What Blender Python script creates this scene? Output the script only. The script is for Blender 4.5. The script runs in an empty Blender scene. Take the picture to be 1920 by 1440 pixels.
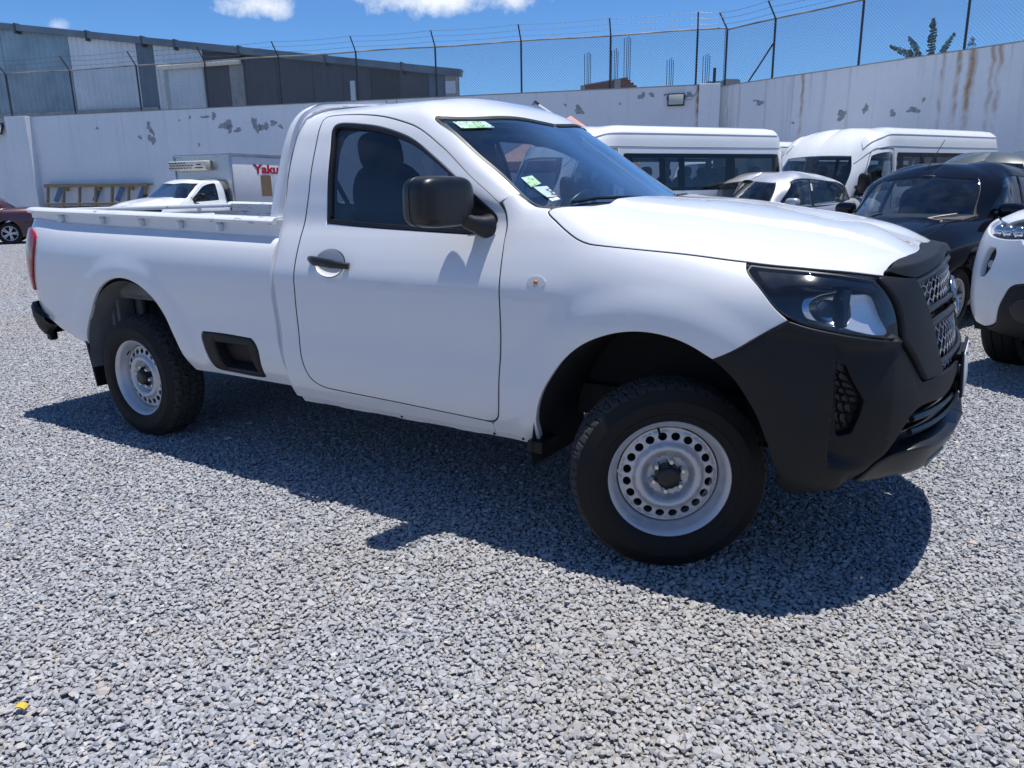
import bpy, bmesh, math, random
import numpy as np
from mathutils import Vector, Matrix
from mathutils.geometry import delaunay_2d_cdt
random.seed(7); np.random.seed(7)
SC = bpy.context.scene; COL = SC.collection
R = math.radians
# ---------------------------------------------------------------- camera
cam_d = bpy.data.cameras.new('camera'); cam = bpy.data.objects.new('camera', cam_d); COL.objects.link(cam)
SC.camera = cam
cam_d.sensor_width = 36.0; cam_d.lens = 1432.24/1920*36.0; cam_d.clip_start = .05; cam_d.clip_end = 2000
CAM = Vector((.9905, -3.3189, 1.3779)); YAW, PITCH, ROLL = .5678, .2510, -.0165
_f = Vector((-math.sin(YAW)*math.cos(PITCH), math.cos(YAW)*math.cos(PITCH), -math.sin(PITCH)))
_r = _f.cross(Vector((0, 0, 1))).normalized(); _u = _r.cross(_f)
_r, _u = math.cos(ROLL)*_r+math.sin(ROLL)*_u, -math.sin(ROLL)*_r+math.cos(ROLL)*_u
_m = Matrix((_r, _u, -_f)).transposed().to_4x4(); _m.translation = CAM
cam.matrix_world = _m
SC.render.resolution_x, SC.render.resolution_y = 1024, 768
# ---------------------------------------------------------------- sky and sun
SUN = Vector((.10, .13, 1.0)).normalized()
world = bpy.data.worlds.new('World'); SC.world = world; world.use_nodes = True
wn = world.node_tree.nodes; wl = world.node_tree.links; wn.clear()
def _n(t, **k):
    n = wn.new(t)
    for a, b in k.items(): setattr(n, a, b)
    return n
w_out = _n('ShaderNodeOutputWorld'); w_bg = _n('ShaderNodeBackground')
sky = _n('ShaderNodeTexSky', sky_type='NISHITA', sun_disc=False)
sky.sun_elevation = math.asin(SUN.z); sky.sun_rotation = math.atan2(SUN.x, SUN.y)
sky.altitude = 2200; sky.air_density = 1.0; sky.dust_density = .0; sky.ozone_density = 3.0
SKY_STRENGTH = .12
w_bg.inputs['Strength'].default_value = SKY_STRENGTH
# fair-weather cumulus: noise in sky directions, projected on a flat cloud deck
tc = _n('ShaderNodeTexCoord'); sep = _n('ShaderNodeSeparateXYZ'); wl.new(tc.outputs['Generated'], sep.inputs[0])
def _math(op, a, b=None, c=None, clamp=False):
    m = _n('ShaderNodeMath', operation=op, use_clamp=clamp)
    for i, v in enumerate((a, b, c)):
        if v is None: continue
        if isinstance(v, (int, float)): m.inputs[i].default_value = v
        else: wl.new(v, m.inputs[i])
    return m.outputs[0]
def _noise(scale, det, rough=.55):
    t = _n('ShaderNodeTexNoise'); t.inputs['Scale'].default_value = scale; t.inputs['Detail'].default_value = det
    t.inputs['Roughness'].default_value = rough; return t
def _pix_dir(px, py):
    return (_f+_r*((px-960)/1432.24)-_u*((py-720)/1432.24)).normalized()
# the cumulus banks that stand over the yard, each with a centre direction and size (degrees)
def _cloud(direc, wx, wy, amp, nscale, off):
    """ragged puff round a sky direction: distance in its tangent frame, edges torn by noise"""
    d = Vector(direc).normalized(); rt = d.cross(Vector((0, 0, 1))).normalized(); up = rt.cross(d)
    def dot(v):
        q = _n('ShaderNodeVectorMath', operation='DOT_PRODUCT'); wl.new(tc.outputs['Generated'], q.inputs[0]); q.inputs[1].default_value = v; return q.outputs['Value']
    a = _math('DIVIDE', dot(rt), wx); b = _math('DIVIDE', dot(up), wy)
    flat = _math('MULTIPLY', b, _math('ADD', 1.0, _math('MULTIPLY', _math('LESS_THAN', b, 0), .7)))
    r = _math('SQRT', _math('ADD', _math('MULTIPLY', a, a), _math('MULTIPLY', flat, flat)))
    r = _math('ADD', r, _math('MULTIPLY', _math('GREATER_THAN', 0, dot(d)), 9))
    v = _math('SUBTRACT', _math('ADD', 1.0, CN), r)
    return _math('MULTIPLY', _math('MULTIPLY', v, 1.1, clamp=True), amp)
_cn = _noise(20, 7, .62); wl.new(tc.outputs['Generated'], _cn.inputs['Vector'])
CN = _math('MULTIPLY', _math('SUBTRACT', _cn.outputs['Fac'], .5), 3.0)
_cl = []
for px, py, wx, wy, amp, ns, off in ((820, -12, .135, .042, 1, 14, (0, 0, 0)), (485, 10, .052, .027, .95, 20, (3, 1, 2)),
                                     (105, 48, .016, .008, .5, 30, (2, 8, 1))):
    _cl.append(_cloud(_pix_dir(px, py), wx, wy, amp, ns, off))
for az, el, w, h, amp, off in ((140, 35, .22, .07, .9, (2, 9, 3)), (300, 26, .22, .05, .9, (5, 5, 9))):
    _cl.append(_cloud((math.cos(R(az))*math.cos(R(el)), math.sin(R(az))*math.cos(R(el)), math.sin(R(el))), w, h, amp, 11, off))
mask = _cl[0]
for c in _cl[1:]: mask = _math('MAXIMUM', mask, c)
mixc = _n('ShaderNodeMix', data_type='RGBA'); wl.new(mask, mixc.inputs['Factor'])
CLOUD_RGB = (7.2, 7.6, 8.2, 1)
tint = _n('ShaderNodeMix', data_type='RGBA', blend_type='MULTIPLY'); tint.inputs['Factor'].default_value = 1; tint.inputs['B'].default_value = (.55, .83, 1.09, 1); wl.new(sky.outputs[0], tint.inputs['A'])
wl.new(tint.outputs['Result'], mixc.inputs['A']); mixc.inputs['B'].default_value = CLOUD_RGB
wl.new(mixc.outputs['Result'], w_bg.inputs['Color']); wl.new(w_bg.outputs[0], w_out.inputs[0])
sun_d = bpy.data.lights.new('sun', 'SUN'); sun = bpy.data.objects.new('sun', sun_d); COL.objects.link(sun)
sun_d.energy = 4.9; sun_d.angle = R(.53); sun_d.color = (1.0, .97, .925)
sun.rotation_euler = SUN.to_track_quat('Z', 'Y').to_euler(); sun.location = (0, 0, 30)
# ---------------------------------------------------------------- exposure
vs = SC.view_settings; SC.display_settings.display_device = 'sRGB'
vs.view_transform = 'Standard'; vs.look = 'None'; vs.exposure = 0.13; vs.gamma = 1.0; vs.use_curve_mapping = False
SC.cycles.use_denoising = True; SC.cycles.max_bounces = 8; SC.cycles.transparent_max_bounces = 24
SC.cycles.caustics_reflective = False; SC.cycles.caustics_refractive = False; SC.cycles.sample_clamp_indirect = 6
SC.cycles.diffuse_bounces = 3; SC.cycles.glossy_bounces = 4; SC.cycles.max_bounces = 6; SC.cycles.transparent_max_bounces = 16
SC.cycles.use_adaptive_sampling = True; SC.cycles.adaptive_threshold = .015
# ---------------------------------------------------------------- surfaces (pure numpy)
def pchip(xk, yk, x):
    """monotone cubic interpolation; yk may be (n,) or (n,m)"""
    xk = np.asarray(xk, float); yk = np.asarray(yk, float)
    one = yk.ndim == 1
    if one: yk = yk[:, None]
    h = np.diff(xk)[:, None]; dl = np.diff(yk, axis=0) / h
    m = np.zeros_like(yk); m[0] = dl[0]; m[-1] = dl[-1]
    if len(xk) > 2:
        w1 = 2*h[1:] + h[:-1]; w2 = h[1:] + 2*h[:-1]
        same = dl[1:]*dl[:-1] > 0
        with np.errstate(divide='ignore', invalid='ignore'):
            hm = (w1+w2)/(w1/dl[:-1] + w2/dl[1:])
        m[1:-1] = np.where(same, hm, 0)
    x = np.asarray(x, float); sh = x.shape; xx = np.clip(x.ravel(), xk[0], xk[-1])
    i = np.clip(np.searchsorted(xk, xx, 'right')-1, 0, len(xk)-2)
    t = ((xx-xk[i])/h[i, 0])[:, None]; hh = h[i]
    r = (2*t**3-3*t**2+1)*yk[i] + (t**3-2*t**2+t)*hh*m[i] + (-2*t**3+3*t**2)*yk[i+1] + (t**3-t**2)*hh*m[i+1]
    return r[:, 0].reshape(sh) if one else r.reshape(sh+(yk.shape[1],))

def smooth01(t):
    t = np.clip(t, 0, 1); return t*t*(3-2*t)

def catmull(pts, step=0.02, closed=False):
    """dense centripetal Catmull-Rom polyline through pts (n,k)"""
    P = np.asarray(pts, float); n = len(P)
    if n == 2 and not closed:
        k = max(1, int(np.ceil(np.linalg.norm(P[1]-P[0])/step)))
        t = np.linspace(0, 1, k+1)[:, None]; return P[0]*(1-t)+P[1]*t
    out = []
    for i in range(n if closed else n-1):
        p1 = P[i]; p2 = P[(i+1) % n]
        p0 = P[i-1] if (i > 0 or closed) else 2*p1-p2
        p3 = P[(i+2) % n] if (i+2 < n or closed) else 2*p2-p1
        t1 = max(np.linalg.norm(p1-p0), 1e-6)**.5; t2 = t1+max(np.linalg.norm(p2-p1), 1e-6)**.5; t3 = t2+max(np.linalg.norm(p3-p2), 1e-6)**.5
        k = max(1, int(np.ceil(np.linalg.norm(p2-p1)/step)))
        t = (t1+(t2-t1)*np.arange(k)/k)[:, None]
        A1 = (t1-t)/t1*p0+t/t1*p1; A2 = (t2-t)/(t2-t1)*p1+(t-t1)/(t2-t1)*p2; A3 = (t3-t)/(t3-t2)*p2+(t-t2)/(t3-t2)*p3
        B1 = (t2-t)/t2*A1+t/t2*A2; B2 = (t3-t)/(t3-t1)*A2+(t-t1)/(t3-t1)*A3
        out.append((t2-t)/(t2-t1)*B1+(t-t1)/(t2-t1)*B2)
    if not closed: out.append(P[-1:])
    return np.concatenate(out)

class Loft:
    """fan loft: P(u,s) = plan(u) + towards-spine(u)*d(u,s), z(u,s).
    plan: rows (u,x,y,spx); stations: {u: [(d,z)...]}; a negative d entry counts from the spine (d = L + entry).
    Built for the right-hand side (y<0)."""
    def __init__(self, plan, stations, sref, extra=None):
        self.plan = np.array(plan, float)
        self.us = np.array(sorted(stations)); self.K = np.array([stations[k] for k in sorted(stations)], float)
        ref = np.array(stations[sref], float)
        dd = ref[:, 0].copy()
        L = 0.89
        dd[dd > 5] = L
        c = np.concatenate([[0], np.cumsum(np.hypot(np.diff(dd), np.diff(ref[:, 1])))])
        self.sk = c; self.extra = extra
    def __call__(self, u, s):
        u = np.asarray(u, float); s = np.asarray(s, float)
        pl = pchip(self.plan[:, 0], self.plan[:, 1:], u)
        px, py, sx = pl[..., 0], pl[..., 1], pl[..., 2]
        dx, dy = sx-px, -py
        L = np.hypot(dx, dy); dx = dx/L; dy = dy/L
        n = self.K.shape[1]
        shape = u.shape
        # station blend: control values per u
        Kd = pchip(self.us, self.K.reshape(len(self.us), -1), u).reshape(shape+(n, 2)) if len(self.us) > 1 else np.broadcast_to(self.K[0], shape+(n, 2))
        d_k = Kd[..., 0].copy(); z_k = Kd[..., 1]
        d_k = np.where(d_k > 5, L[..., None], d_k)
        # pchip per sample along s
        d, z = _pchip_rows(self.sk, d_k, z_k, s)
        P = np.stack([px+dx*d, py+dy*d, z], -1)
        if self.extra is not None: P = self.extra(P, u, s)
        return P

def _slopes(xk, Y):
    h = np.diff(xk); dl = np.diff(Y, axis=-1)/h
    m = np.zeros_like(Y); m[..., 0] = dl[..., 0]; m[..., -1] = dl[..., -1]
    w1 = 2*h[1:]+h[:-1]; w2 = h[1:]+2*h[:-1]
    same = dl[..., 1:]*dl[..., :-1] > 0
    with np.errstate(divide='ignore', invalid='ignore'):
        hm = (w1+w2)/(w1/dl[..., :-1]+w2/dl[..., 1:])
    m[..., 1:-1] = np.where(same, hm, 0)
    return m

def _cslopes(xk, Y):
    m = np.zeros_like(Y); h = np.diff(xk); dl = np.diff(Y, axis=-1)/h
    m[..., 1:-1] = (dl[..., 1:]*h[:-1]+dl[..., :-1]*h[1:])/(h[1:]+h[:-1])
    m[..., 0] = dl[..., 0]; m[..., -1] = dl[..., -1]
    return m

def _pchip_rows(xk, D, Z, s):
    sh = s.shape; n = len(xk)
    D = D.reshape(-1, n); Z = Z.reshape(-1, n); ss = np.clip(s.ravel(), xk[0], xk[-1])
    i = np.clip(np.searchsorted(xk, ss, 'right')-1, 0, n-2); r = np.arange(len(ss))
    h = (xk[i+1]-xk[i]); t = (ss-xk[i])/h
    out = []
    for Y in (D, Z):
        m = _cslopes(xk, Y)
        if Y is Z: m[:, -1] = 0
        out.append((2*t**3-3*t**2+1)*Y[r, i]+(t**3-2*t**2+t)*h*m[r, i]+(-2*t**3+3*t**2)*Y[r, i+1]+(t**3-t**2)*h*m[r, i+1])
    return out[0].reshape(sh), out[1].reshape(sh)

def normals_of(surf, u, s, e=2e-3):
    a = surf(u+e, s)-surf(u-e, s); b = surf(u, s+e)-surf(u, s-e)
    n = np.cross(a, b); L = np.linalg.norm(n, axis=-1, keepdims=True)
    return n/np.maximum(L, 1e-9)

# ---------------------------------------------------------------- the pickup's skin
HUGE = 9.0          # "all the way to the spine"
def flare(P, u, s, cx, cz, amp, r0=.46, r1=.565, r2=.66):
    """wheel-arch flare: pushes the skin outward in a ring round the axle"""
    r = np.hypot(P[..., 0]-cx, P[..., 2]-cz)
    b = amp*smooth01((r2-r)/(r2-r1))
    top = smooth01((P[..., 2]-.30)/.12)*smooth01((1.16-P[..., 2])/.14)
    b = b*(1-.55*smooth01((r0+.045-r)/.05))
    P = P.copy(); P[..., 1] -= b*top*np.sign(-P[..., 1])
    return P
LOW = [(.075, .40), (.030, .50), (.012, .62), (.012, .74), (0, .92), (.002, 1.01), (.025, 1.09)]
def _front_extra(P, u, s):
    P = flare(P, u, s, -.01, .40, .0105, .455, .545, .660)
    ay = np.abs(P[..., 1])                                    # power-bulge crease on the bonnet
    k = smooth01((P[..., 2]-1.10)/.05)*smooth01((.80-P[..., 0])/.35)
    P[..., 2] += .016*k*smooth01((.52-.10*np.clip(P[..., 0], -.5, .9)-ay)/.05)
    return P
FRONT = Loft(
    plan=[(-1.0, -1.0, -.89, -1.0), (-.3, -.3, -.895, -.3), (0, 0, -.90, -.02), (.2, .2, -.90, .10), (.35, .35, -.897, .19), (.5, .50, -.885, .27),
          (.63, .615, -.845, .33), (.74, .70, -.78, .375), (.85, .766, -.69, .41), (.97, .822, -.58, .44), (1.12, .872, -.42, .47), (1.3, .905, -.22, .49), (1.52, .918, 0, .50), (1.6, .918, .08, .50)],
    stations={
        -.9: LOW+[(.057, 1.17), (.090, 1.25), (.15, 1.45), (.23, 1.55), (HUGE, 1.68)],
        -.66: LOW+[(.057, 1.17), (.090, 1.25), (.127, 1.354), (.21, 1.413), (HUGE, 1.53)],
        -.53: LOW+[(.056, 1.17), (.088, 1.24), (.122, 1.292), (.19, 1.32), (HUGE, 1.43)],
        -.45: LOW+[(.056, 1.17), (.094, 1.245), (.145, 1.30), (.28, 1.325), (HUGE, 1.335)],
        -.2: [(.075, .40), (.030, .50), (.012, .62), (.010, .74), (0, .90), (.006, .99), (.020, 1.06), (.050, 1.135), (.090, 1.19), (.15, 1.235), (.28, 1.275), (HUGE, 1.315)],
        .1: [(.075, .40), (.030, .50), (.012, .62), (.010, .74), (0, .88), (.007, .97), (.020, 1.03), (.047, 1.09), (.085, 1.14), (.15, 1.19), (.28, 1.235), (HUGE, 1.295)],
        .45: [(.085, .36), (.035, .46), (.012, .58), (.006, .70), (.004, .84), (.012, .93), (.027, 1.00), (.050, 1.055), (.085, 1.095), (.15, 1.145), (.28, 1.19), (HUGE, 1.262)],
        .85: [(.14, .33), (.07, .40), (.015, .52), (0, .66), (.012, .80), (.035, .90), (.060, .98), (.085, 1.045), (.115, 1.085), (.165, 1.125), (.27, 1.165), (HUGE, 1.225)],
        1.2: [(.17, .33), (.085, .40), (.012, .52), (0, .66), (.022, .82), (.045, .93), (.065, 1.01), (.085, 1.075), (.115, 1.105), (.165, 1.13), (.26, 1.165), (HUGE, 1.215)],
        1.52: [(.17, .33), (.085, .40), (.012, .52), (0, .66), (.022, .82), (.045, .93), (.065, 1.01), (.085, 1.08), (.115, 1.115), (.165, 1.14), (.26, 1.17), (HUGE, 1.21)],
        1.6: [(.17, .33), (.085, .40), (.012, .52), (0, .66), (.022, .82), (.045, .93), (.065, 1.01), (.085, 1.08), (.115, 1.115), (.165, 1.14), (.26, 1.17), (HUGE, 1.21)],
    }, sref=-.45, extra=_front_extra)
CAB = Loft(
    plan=[(-2.81, -1.91, 0.08, -1.5), (-2.73, -1.91, 0, -1.5), (-2.2, -1.908, -.50, -1.5), (-2.02, -1.902, -.68, -1.5), (-1.95, -1.91, -.825, -1.52), (-1.91, -1.902, -.868, -1.56), (-1.885, -1.885, -.887, -1.64), (-1.87, -1.87, -.89, -1.72), (-1.84, -1.84, -.89, -1.76), (-1.7, -1.7, -.89, -1.7), (-1.2, -1.2, -.89, -1.2), (-.9, -.9, -.89, -.9), (-.2, -.2, -.89, -.2)],
    stations={
        -2.73: LOW+[(.03, 1.17), (.035, 1.235), (.05, 1.34), (.07, 1.46), (.09, 1.58), (.11, 1.66), (.14, 1.715), (.18, 1.75), (.24, 1.775), (HUGE, 1.79)],
        -2.02: LOW+[(.035, 1.17), (.045, 1.235), (.065, 1.34), (.09, 1.46), (.12, 1.58), (.15, 1.66), (.185, 1.712), (.235, 1.748), (.32, 1.772), (HUGE, 1.79)],
        -1.80: LOW+[(.057, 1.17), (.087, 1.235), (.112, 1.34), (.14, 1.46), (.185, 1.58), (.222, 1.66), (.262, 1.711), (.33, 1.742), (.48, 1.758), (HUGE, 1.770)],
        -1.4: LOW+[(.057, 1.17), (.087, 1.235), (.112, 1.34), (.14, 1.46), (.185, 1.58), (.222, 1.66), (.262, 1.713), (.33, 1.745), (.48, 1.762), (HUGE, 1.778)],
        -1.2: LOW+[(.057, 1.17), (.087, 1.235), (.112, 1.335), (.14, 1.45), (.185, 1.565), (.222, 1.645), (.26, 1.70), (.325, 1.738), (.48, 1.767), (HUGE, 1.79)],
        -1.0: LOW+[(.057, 1.17), (.087, 1.235), (.110, 1.325), (.130, 1.42), (.165, 1.51), (.195, 1.575), (.228, 1.618), (.28, 1.648), (.45, 1.705), (HUGE, 1.745)],
        -.8: LOW+[(.057, 1.17), (.087, 1.235), (.106, 1.30), (.116, 1.365), (.138, 1.42), (.160, 1.458), (.188, 1.483), (.235, 1.508), (.42, 1.58), (HUGE, 1.622)],
        -.52: LOW+[(.056, 1.17), (.084, 1.228), (.094, 1.252), (.102, 1.272), (.116, 1.288), (.132, 1.298), (.15, 1.306), (.185, 1.318), (.38, 1.39), (HUGE, 1.435)],
        -.25: LOW+[(.048, 1.14), (.074, 1.16), (.088, 1.17), (.102, 1.18), (.116, 1.19), (.132, 1.195), (.15, 1.20), (.185, 1.21), (.38, 1.235), (HUGE, 1.27)],
    }, sref=-1.4)
def _bed_extra(P, u, s):
    return flare(P, u, s, -3.115, .42, .0095, .455, .540, .650)
BED = Loft(
    plan=[(-5.15, -4.235, .06, -3.9), (-5.05, -4.235, 0, -3.9), (-4.5, -4.232, -.55, -3.9), (-4.32, -4.222, -.72, -3.9), (-4.22, -4.195, -.815, -3.95), (-4.13, -4.125, -.872, -4.0), (-4.03, -4.03, -.892, -4.0), (-3.6, -3.6, -.898, -3.6), (-1.7, -1.7, -.898, -1.7)],
    stations={
        -5.05: [(.10, .46), (.06, .53), (.03, .64), (.012, .78), (0, .93), (.003, 1.02), (.008, 1.09), (.016, 1.14), (.024, 1.18), (.033, 1.215), (.045, 1.25)],
        -4.15: [(.10, .46), (.06, .53), (.03, .64), (.012, .78), (0, .93), (.004, 1.02), (.014, 1.09), (.03, 1.15), (.046, 1.19), (.06, 1.22), (.072, 1.245)],
        -3.7: [(.075, .45), (.030, .53), (.012, .64), (.010, .76), (0, .92), (.004, 1.0), (.014, 1.07), (.032, 1.13), (.052, 1.17), (.075, 1.20), (.10, 1.22)],
        -2.7: [(.075, .45), (.030, .53), (.012, .64), (.010, .76), (0, .92), (.004, .995), (.014, 1.06), (.032, 1.115), (.052, 1.152), (.075, 1.176), (.10, 1.19)],
        -1.8: [(.075, .45), (.030, .53), (.012, .64), (.010, .76), (0, .92), (.004, .99), (.014, 1.05), (.032, 1.10), (.052, 1.135), (.075, 1.155), (.10, 1.165)],
    }, sref=-1.8, extra=_bed_extra)
# ---------------------------------------------------------------- objects
def put(o, parent=None, label=None, cat=None, group=None, kind=None):
    COL.objects.link(o)
    if parent is not None: o.parent = parent
    tag(o, label, cat, group, kind); return o
def tag(o, label=None, cat=None, group=None, kind=None):
    if label: o['label'] = label
    if cat: o['category'] = cat
    if group: o['group'] = group
    if kind: o['kind'] = kind
    return o
def empty(name, loc=(0, 0, 0), rz=0, label=None, cat=None, group=None, parent=None):
    o = bpy.data.objects.new(name, None); o.location = loc; o.rotation_euler = (0, 0, rz); o.empty_display_size = .2
    return put(o, parent, label, cat, group)
def copy_tree(o, parent=None):
    c = o.copy(); COL.objects.link(c); c.parent = parent
    for ch in list(o.children): copy_tree(ch, c)
    return c
def mesh_obj(name, V, F, mat, parent=None, smooth=None, **kw):
    me = bpy.data.meshes.new(name); me.from_pydata([tuple(v) for v in V], [], [tuple(f) for f in F])
    me.materials.append(mat)
    if smooth is not None:
        me.polygons.foreach_set('use_smooth', [True]*len(me.polygons))
        if smooth < 3.1: me.set_sharp_from_angle(angle=smooth)
    me.update()
    return put(bpy.data.objects.new(name, me), parent, **kw)
class MB:
    """collects simple solids, builds ONE mesh object"""
    def __init__(s): s.V = []; s.F = []
    def add(s, V, F):
        b = len(s.V); s.V += [tuple(v) for v in V]; s.F += [tuple(b+i for i in f) for f in F]; return s
    def box(s, c, size, rot=None):
        hx, hy, hz = [v/2 for v in size]
        V = [Vector((x, y, z)) for x in (-hx, hx) for y in (-hy, hy) for z in (-hz, hz)]
        if rot is not None: V = [rot @ v for v in V]
        c = Vector(c)
        return s.add([v+c for v in V], [(0, 1, 3, 2), (4, 6, 7, 5), (0, 4, 5, 1), (2, 3, 7, 6), (0, 2, 6, 4), (1, 5, 7, 3)])
    def bar(s, a, b, w, h, up=(0, 0, 1)):
        a = Vector(a); b = Vector(b); d = (b-a); L = d.length; d.normalize(); sd = d.cross(Vector(up))
        if sd.length < 1e-4: sd = d.cross(Vector((1, 0, 0)))
        sd.normalize(); u = sd.cross(d)
        return s.box((a+b)/2, (L, w, h), Matrix((d, sd, u)).transposed())
    def tube(s, pts, r, n=8, caps=True):
        pts = [Vector(p) for p in pts]; rr = r if hasattr(r, '__len__') else [r]*len(pts)
        V = []; F = []; prev = None
        for i, p in enumerate(pts):
            d = (pts[min(i+1, len(pts)-1)]-pts[max(i-1, 0)]).normalized()
            if prev is None:
                a = d.cross(Vector((0, 0, 1)));
                if a.length < .05: a = d.cross(Vector((1, 0, 0)))
            else: a = prev-d*prev.dot(d)
            a.normalize(); b = d.cross(a); prev = a
            for k in range(n):
                t = 2*math.pi*k/n; V.append(p+(a*math.cos(t)+b*math.sin(t))*rr[i])
        for i in range(len(pts)-1):
            for k in range(n):
                F.append((i*n+k, i*n+(k+1) % n, (i+1)*n+(k+1) % n, (i+1)*n+k))
        if caps:
            F.append(tuple(range(n-1, -1, -1))); F.append(tuple((len(pts)-1)*n+k for k in range(n)))
        return s.add(V, F)
    def lathe(s, prof, n=32, axis='y', c=(0, 0, 0), close=False):
        """prof: (r, h) rows; revolve about axis through c"""
        V = []; F = []; m = len(prof)
        for k in range(n):
            t = 2*math.pi*k/n; cs, sn = math.cos(t), math.sin(t)
            for r, h in prof:
                p = (r*cs, h, r*sn) if axis == 'y' else ((r*cs, r*sn, h) if axis == 'z' else (h, r*cs, r*sn))
                V.append((p[0]+c[0], p[1]+c[1], p[2]+c[2]))
        for k in range(n):
            for j in range(m-1 if not close else m):
                j2 = (j+1) % m
                F.append((k*m+j, k*m+j2, ((k+1) % n)*m+j2, ((k+1) % n)*m+j))
        return s.add(V, F)
    def prism(s, poly, a, b, axis='y'):
        """polygon in the two other axes, extruded along axis from a to b"""
        def mk(p, h): return (p[0], h, p[1]) if axis == 'y' else ((p[0], p[1], h) if axis == 'z' else (h, p[0], p[1]))
        n = len(poly); V = [mk(p, a) for p in poly]+[mk(p, b) for p in poly]
        F = [tuple(range(n-1, -1, -1)), tuple(range(n, 2*n))]+[(i, (i+1) % n, n+(i+1) % n, n+i) for i in range(n)]
        return s.add(V, F)
    def ball(s, c, r, n=16, m=10, e=1.0):
        """super-ellipsoid"""
        V = []; F = []; rx, ry, rz = r if hasattr(r, '__len__') else (r, r, r)
        f = lambda v: math.copysign(abs(v)**e, v)
        for i in range(m+1):
            ph = -math.pi/2+math.pi*i/m
            for k in range(n):
                t = 2*math.pi*k/n
                V.append((c[0]+rx*f(math.cos(ph))*f(math.cos(t)), c[1]+ry*f(math.cos(ph))*f(math.sin(t)), c[2]+rz*f(math.sin(ph))))
        for i in range(m):
            for k in range(n): F.append((i*n+k, i*n+(k+1) % n, (i+1)*n+(k+1) % n, (i+1)*n+k))
        return s.add(V, F)
    def build(s, name, mat, parent=None, bevel=0, seg=2, smooth=.6, mat4=None, **kw):
        me = bpy.data.meshes.new(name); bm = bmesh.new()
        vs = [bm.verts.new(v) for v in s.V]
        for f in s.F:
            try: bm.faces.new([vs[i] for i in f])
            except ValueError: pass
        if mat4 is not None: bmesh.ops.transform(bm, matrix=mat4, verts=bm.verts)
        bmesh.ops.remove_doubles(bm, verts=bm.verts, dist=1e-5)
        bmesh.ops.recalc_face_normals(bm, faces=bm.faces)
        if bevel:
            ed = [e for e in bm.edges if e.is_manifold and e.calc_face_angle(0) > .5]
            bmesh.ops.bevel(bm, geom=ed, offset=bevel, segments=seg, affect='EDGES', profile=.5, clamp_overlap=True)
        bm.to_mesh(me); bm.free(); me.materials.append(mat)
        if smooth:
            me.polygons.foreach_set('use_smooth', [True]*len(me.polygons)); me.set_sharp_from_angle(angle=smooth)
        me.update()
        return put(bpy.data.objects.new(name, me), parent, **kw)

def in_poly(px, py, poly):
    x0, y0 = poly[:, 0], poly[:, 1]; x1, y1 = np.roll(x0, -1), np.roll(y0, -1)
    r = np.zeros(px.shape, bool)
    for a, b, c, d in zip(x0, y0, x1, y1):
        if b == d: continue
        k = ((b > py) != (d > py)) & (px < (c-a)*(py-b)/(d-b)+a); r ^= k
    return r
def seg_dist(px, py, poly):
    r = np.full(px.shape, 1e9)
    for (a, b), (c, d) in zip(poly, np.roll(poly, -1, 0)):
        ex, ey = c-a, d-b; L = ex*ex+ey*ey+1e-12
        t = np.clip(((px-a)*ex+(py-b)*ey)/L, 0, 1); r = np.minimum(r, (px-a-t*ex)**2+(py-b-t*ey)**2)
    return np.sqrt(r)
def area2(P): return .5*np.sum(P[:, 0]*np.roll(P[:, 1], -1)-np.roll(P[:, 0], -1)*P[:, 1])
def offset_poly(P, g):
    """shrink a CCW polygon by g (holes: pass CW to grow the hole)"""
    e = np.roll(P, -1, 0)-P; L = np.linalg.norm(e, axis=1, keepdims=True)+1e-12; n = np.stack([-e[:, 1], e[:, 0]], 1)/L
    n0 = np.roll(n, 1, 0); m = n+n0; k = np.clip((m*m).sum(1, keepdims=True)/2, .35, None)
    return P+m/k*g, m/np.maximum(np.linalg.norm(m, axis=1, keepdims=True), 1e-9)
def curve(*parts, step=.02):
    """closed outline from smooth runs; runs meet at corners"""
    out = []
    for p in parts:
        c = catmull(p, step); out.append(c)
    P = np.concatenate(out); keep = [0]
    for i in range(1, len(P)):
        if np.linalg.norm(P[i]-P[keep[-1]]) > 1e-4: keep.append(i)
    P = P[keep]
    if np.linalg.norm(P[0]-P[-1]) < 1e-4: P = P[:-1]
    return P
def densify(P, step):
    out = []
    for a, b in zip(P, np.roll(P, -1, 0)):
        k = max(1, int(math.ceil(np.linalg.norm(b-a)/step)))
        for j in range(k): out.append(a+(b-a)*j/k)
    return np.array(out)
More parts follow.
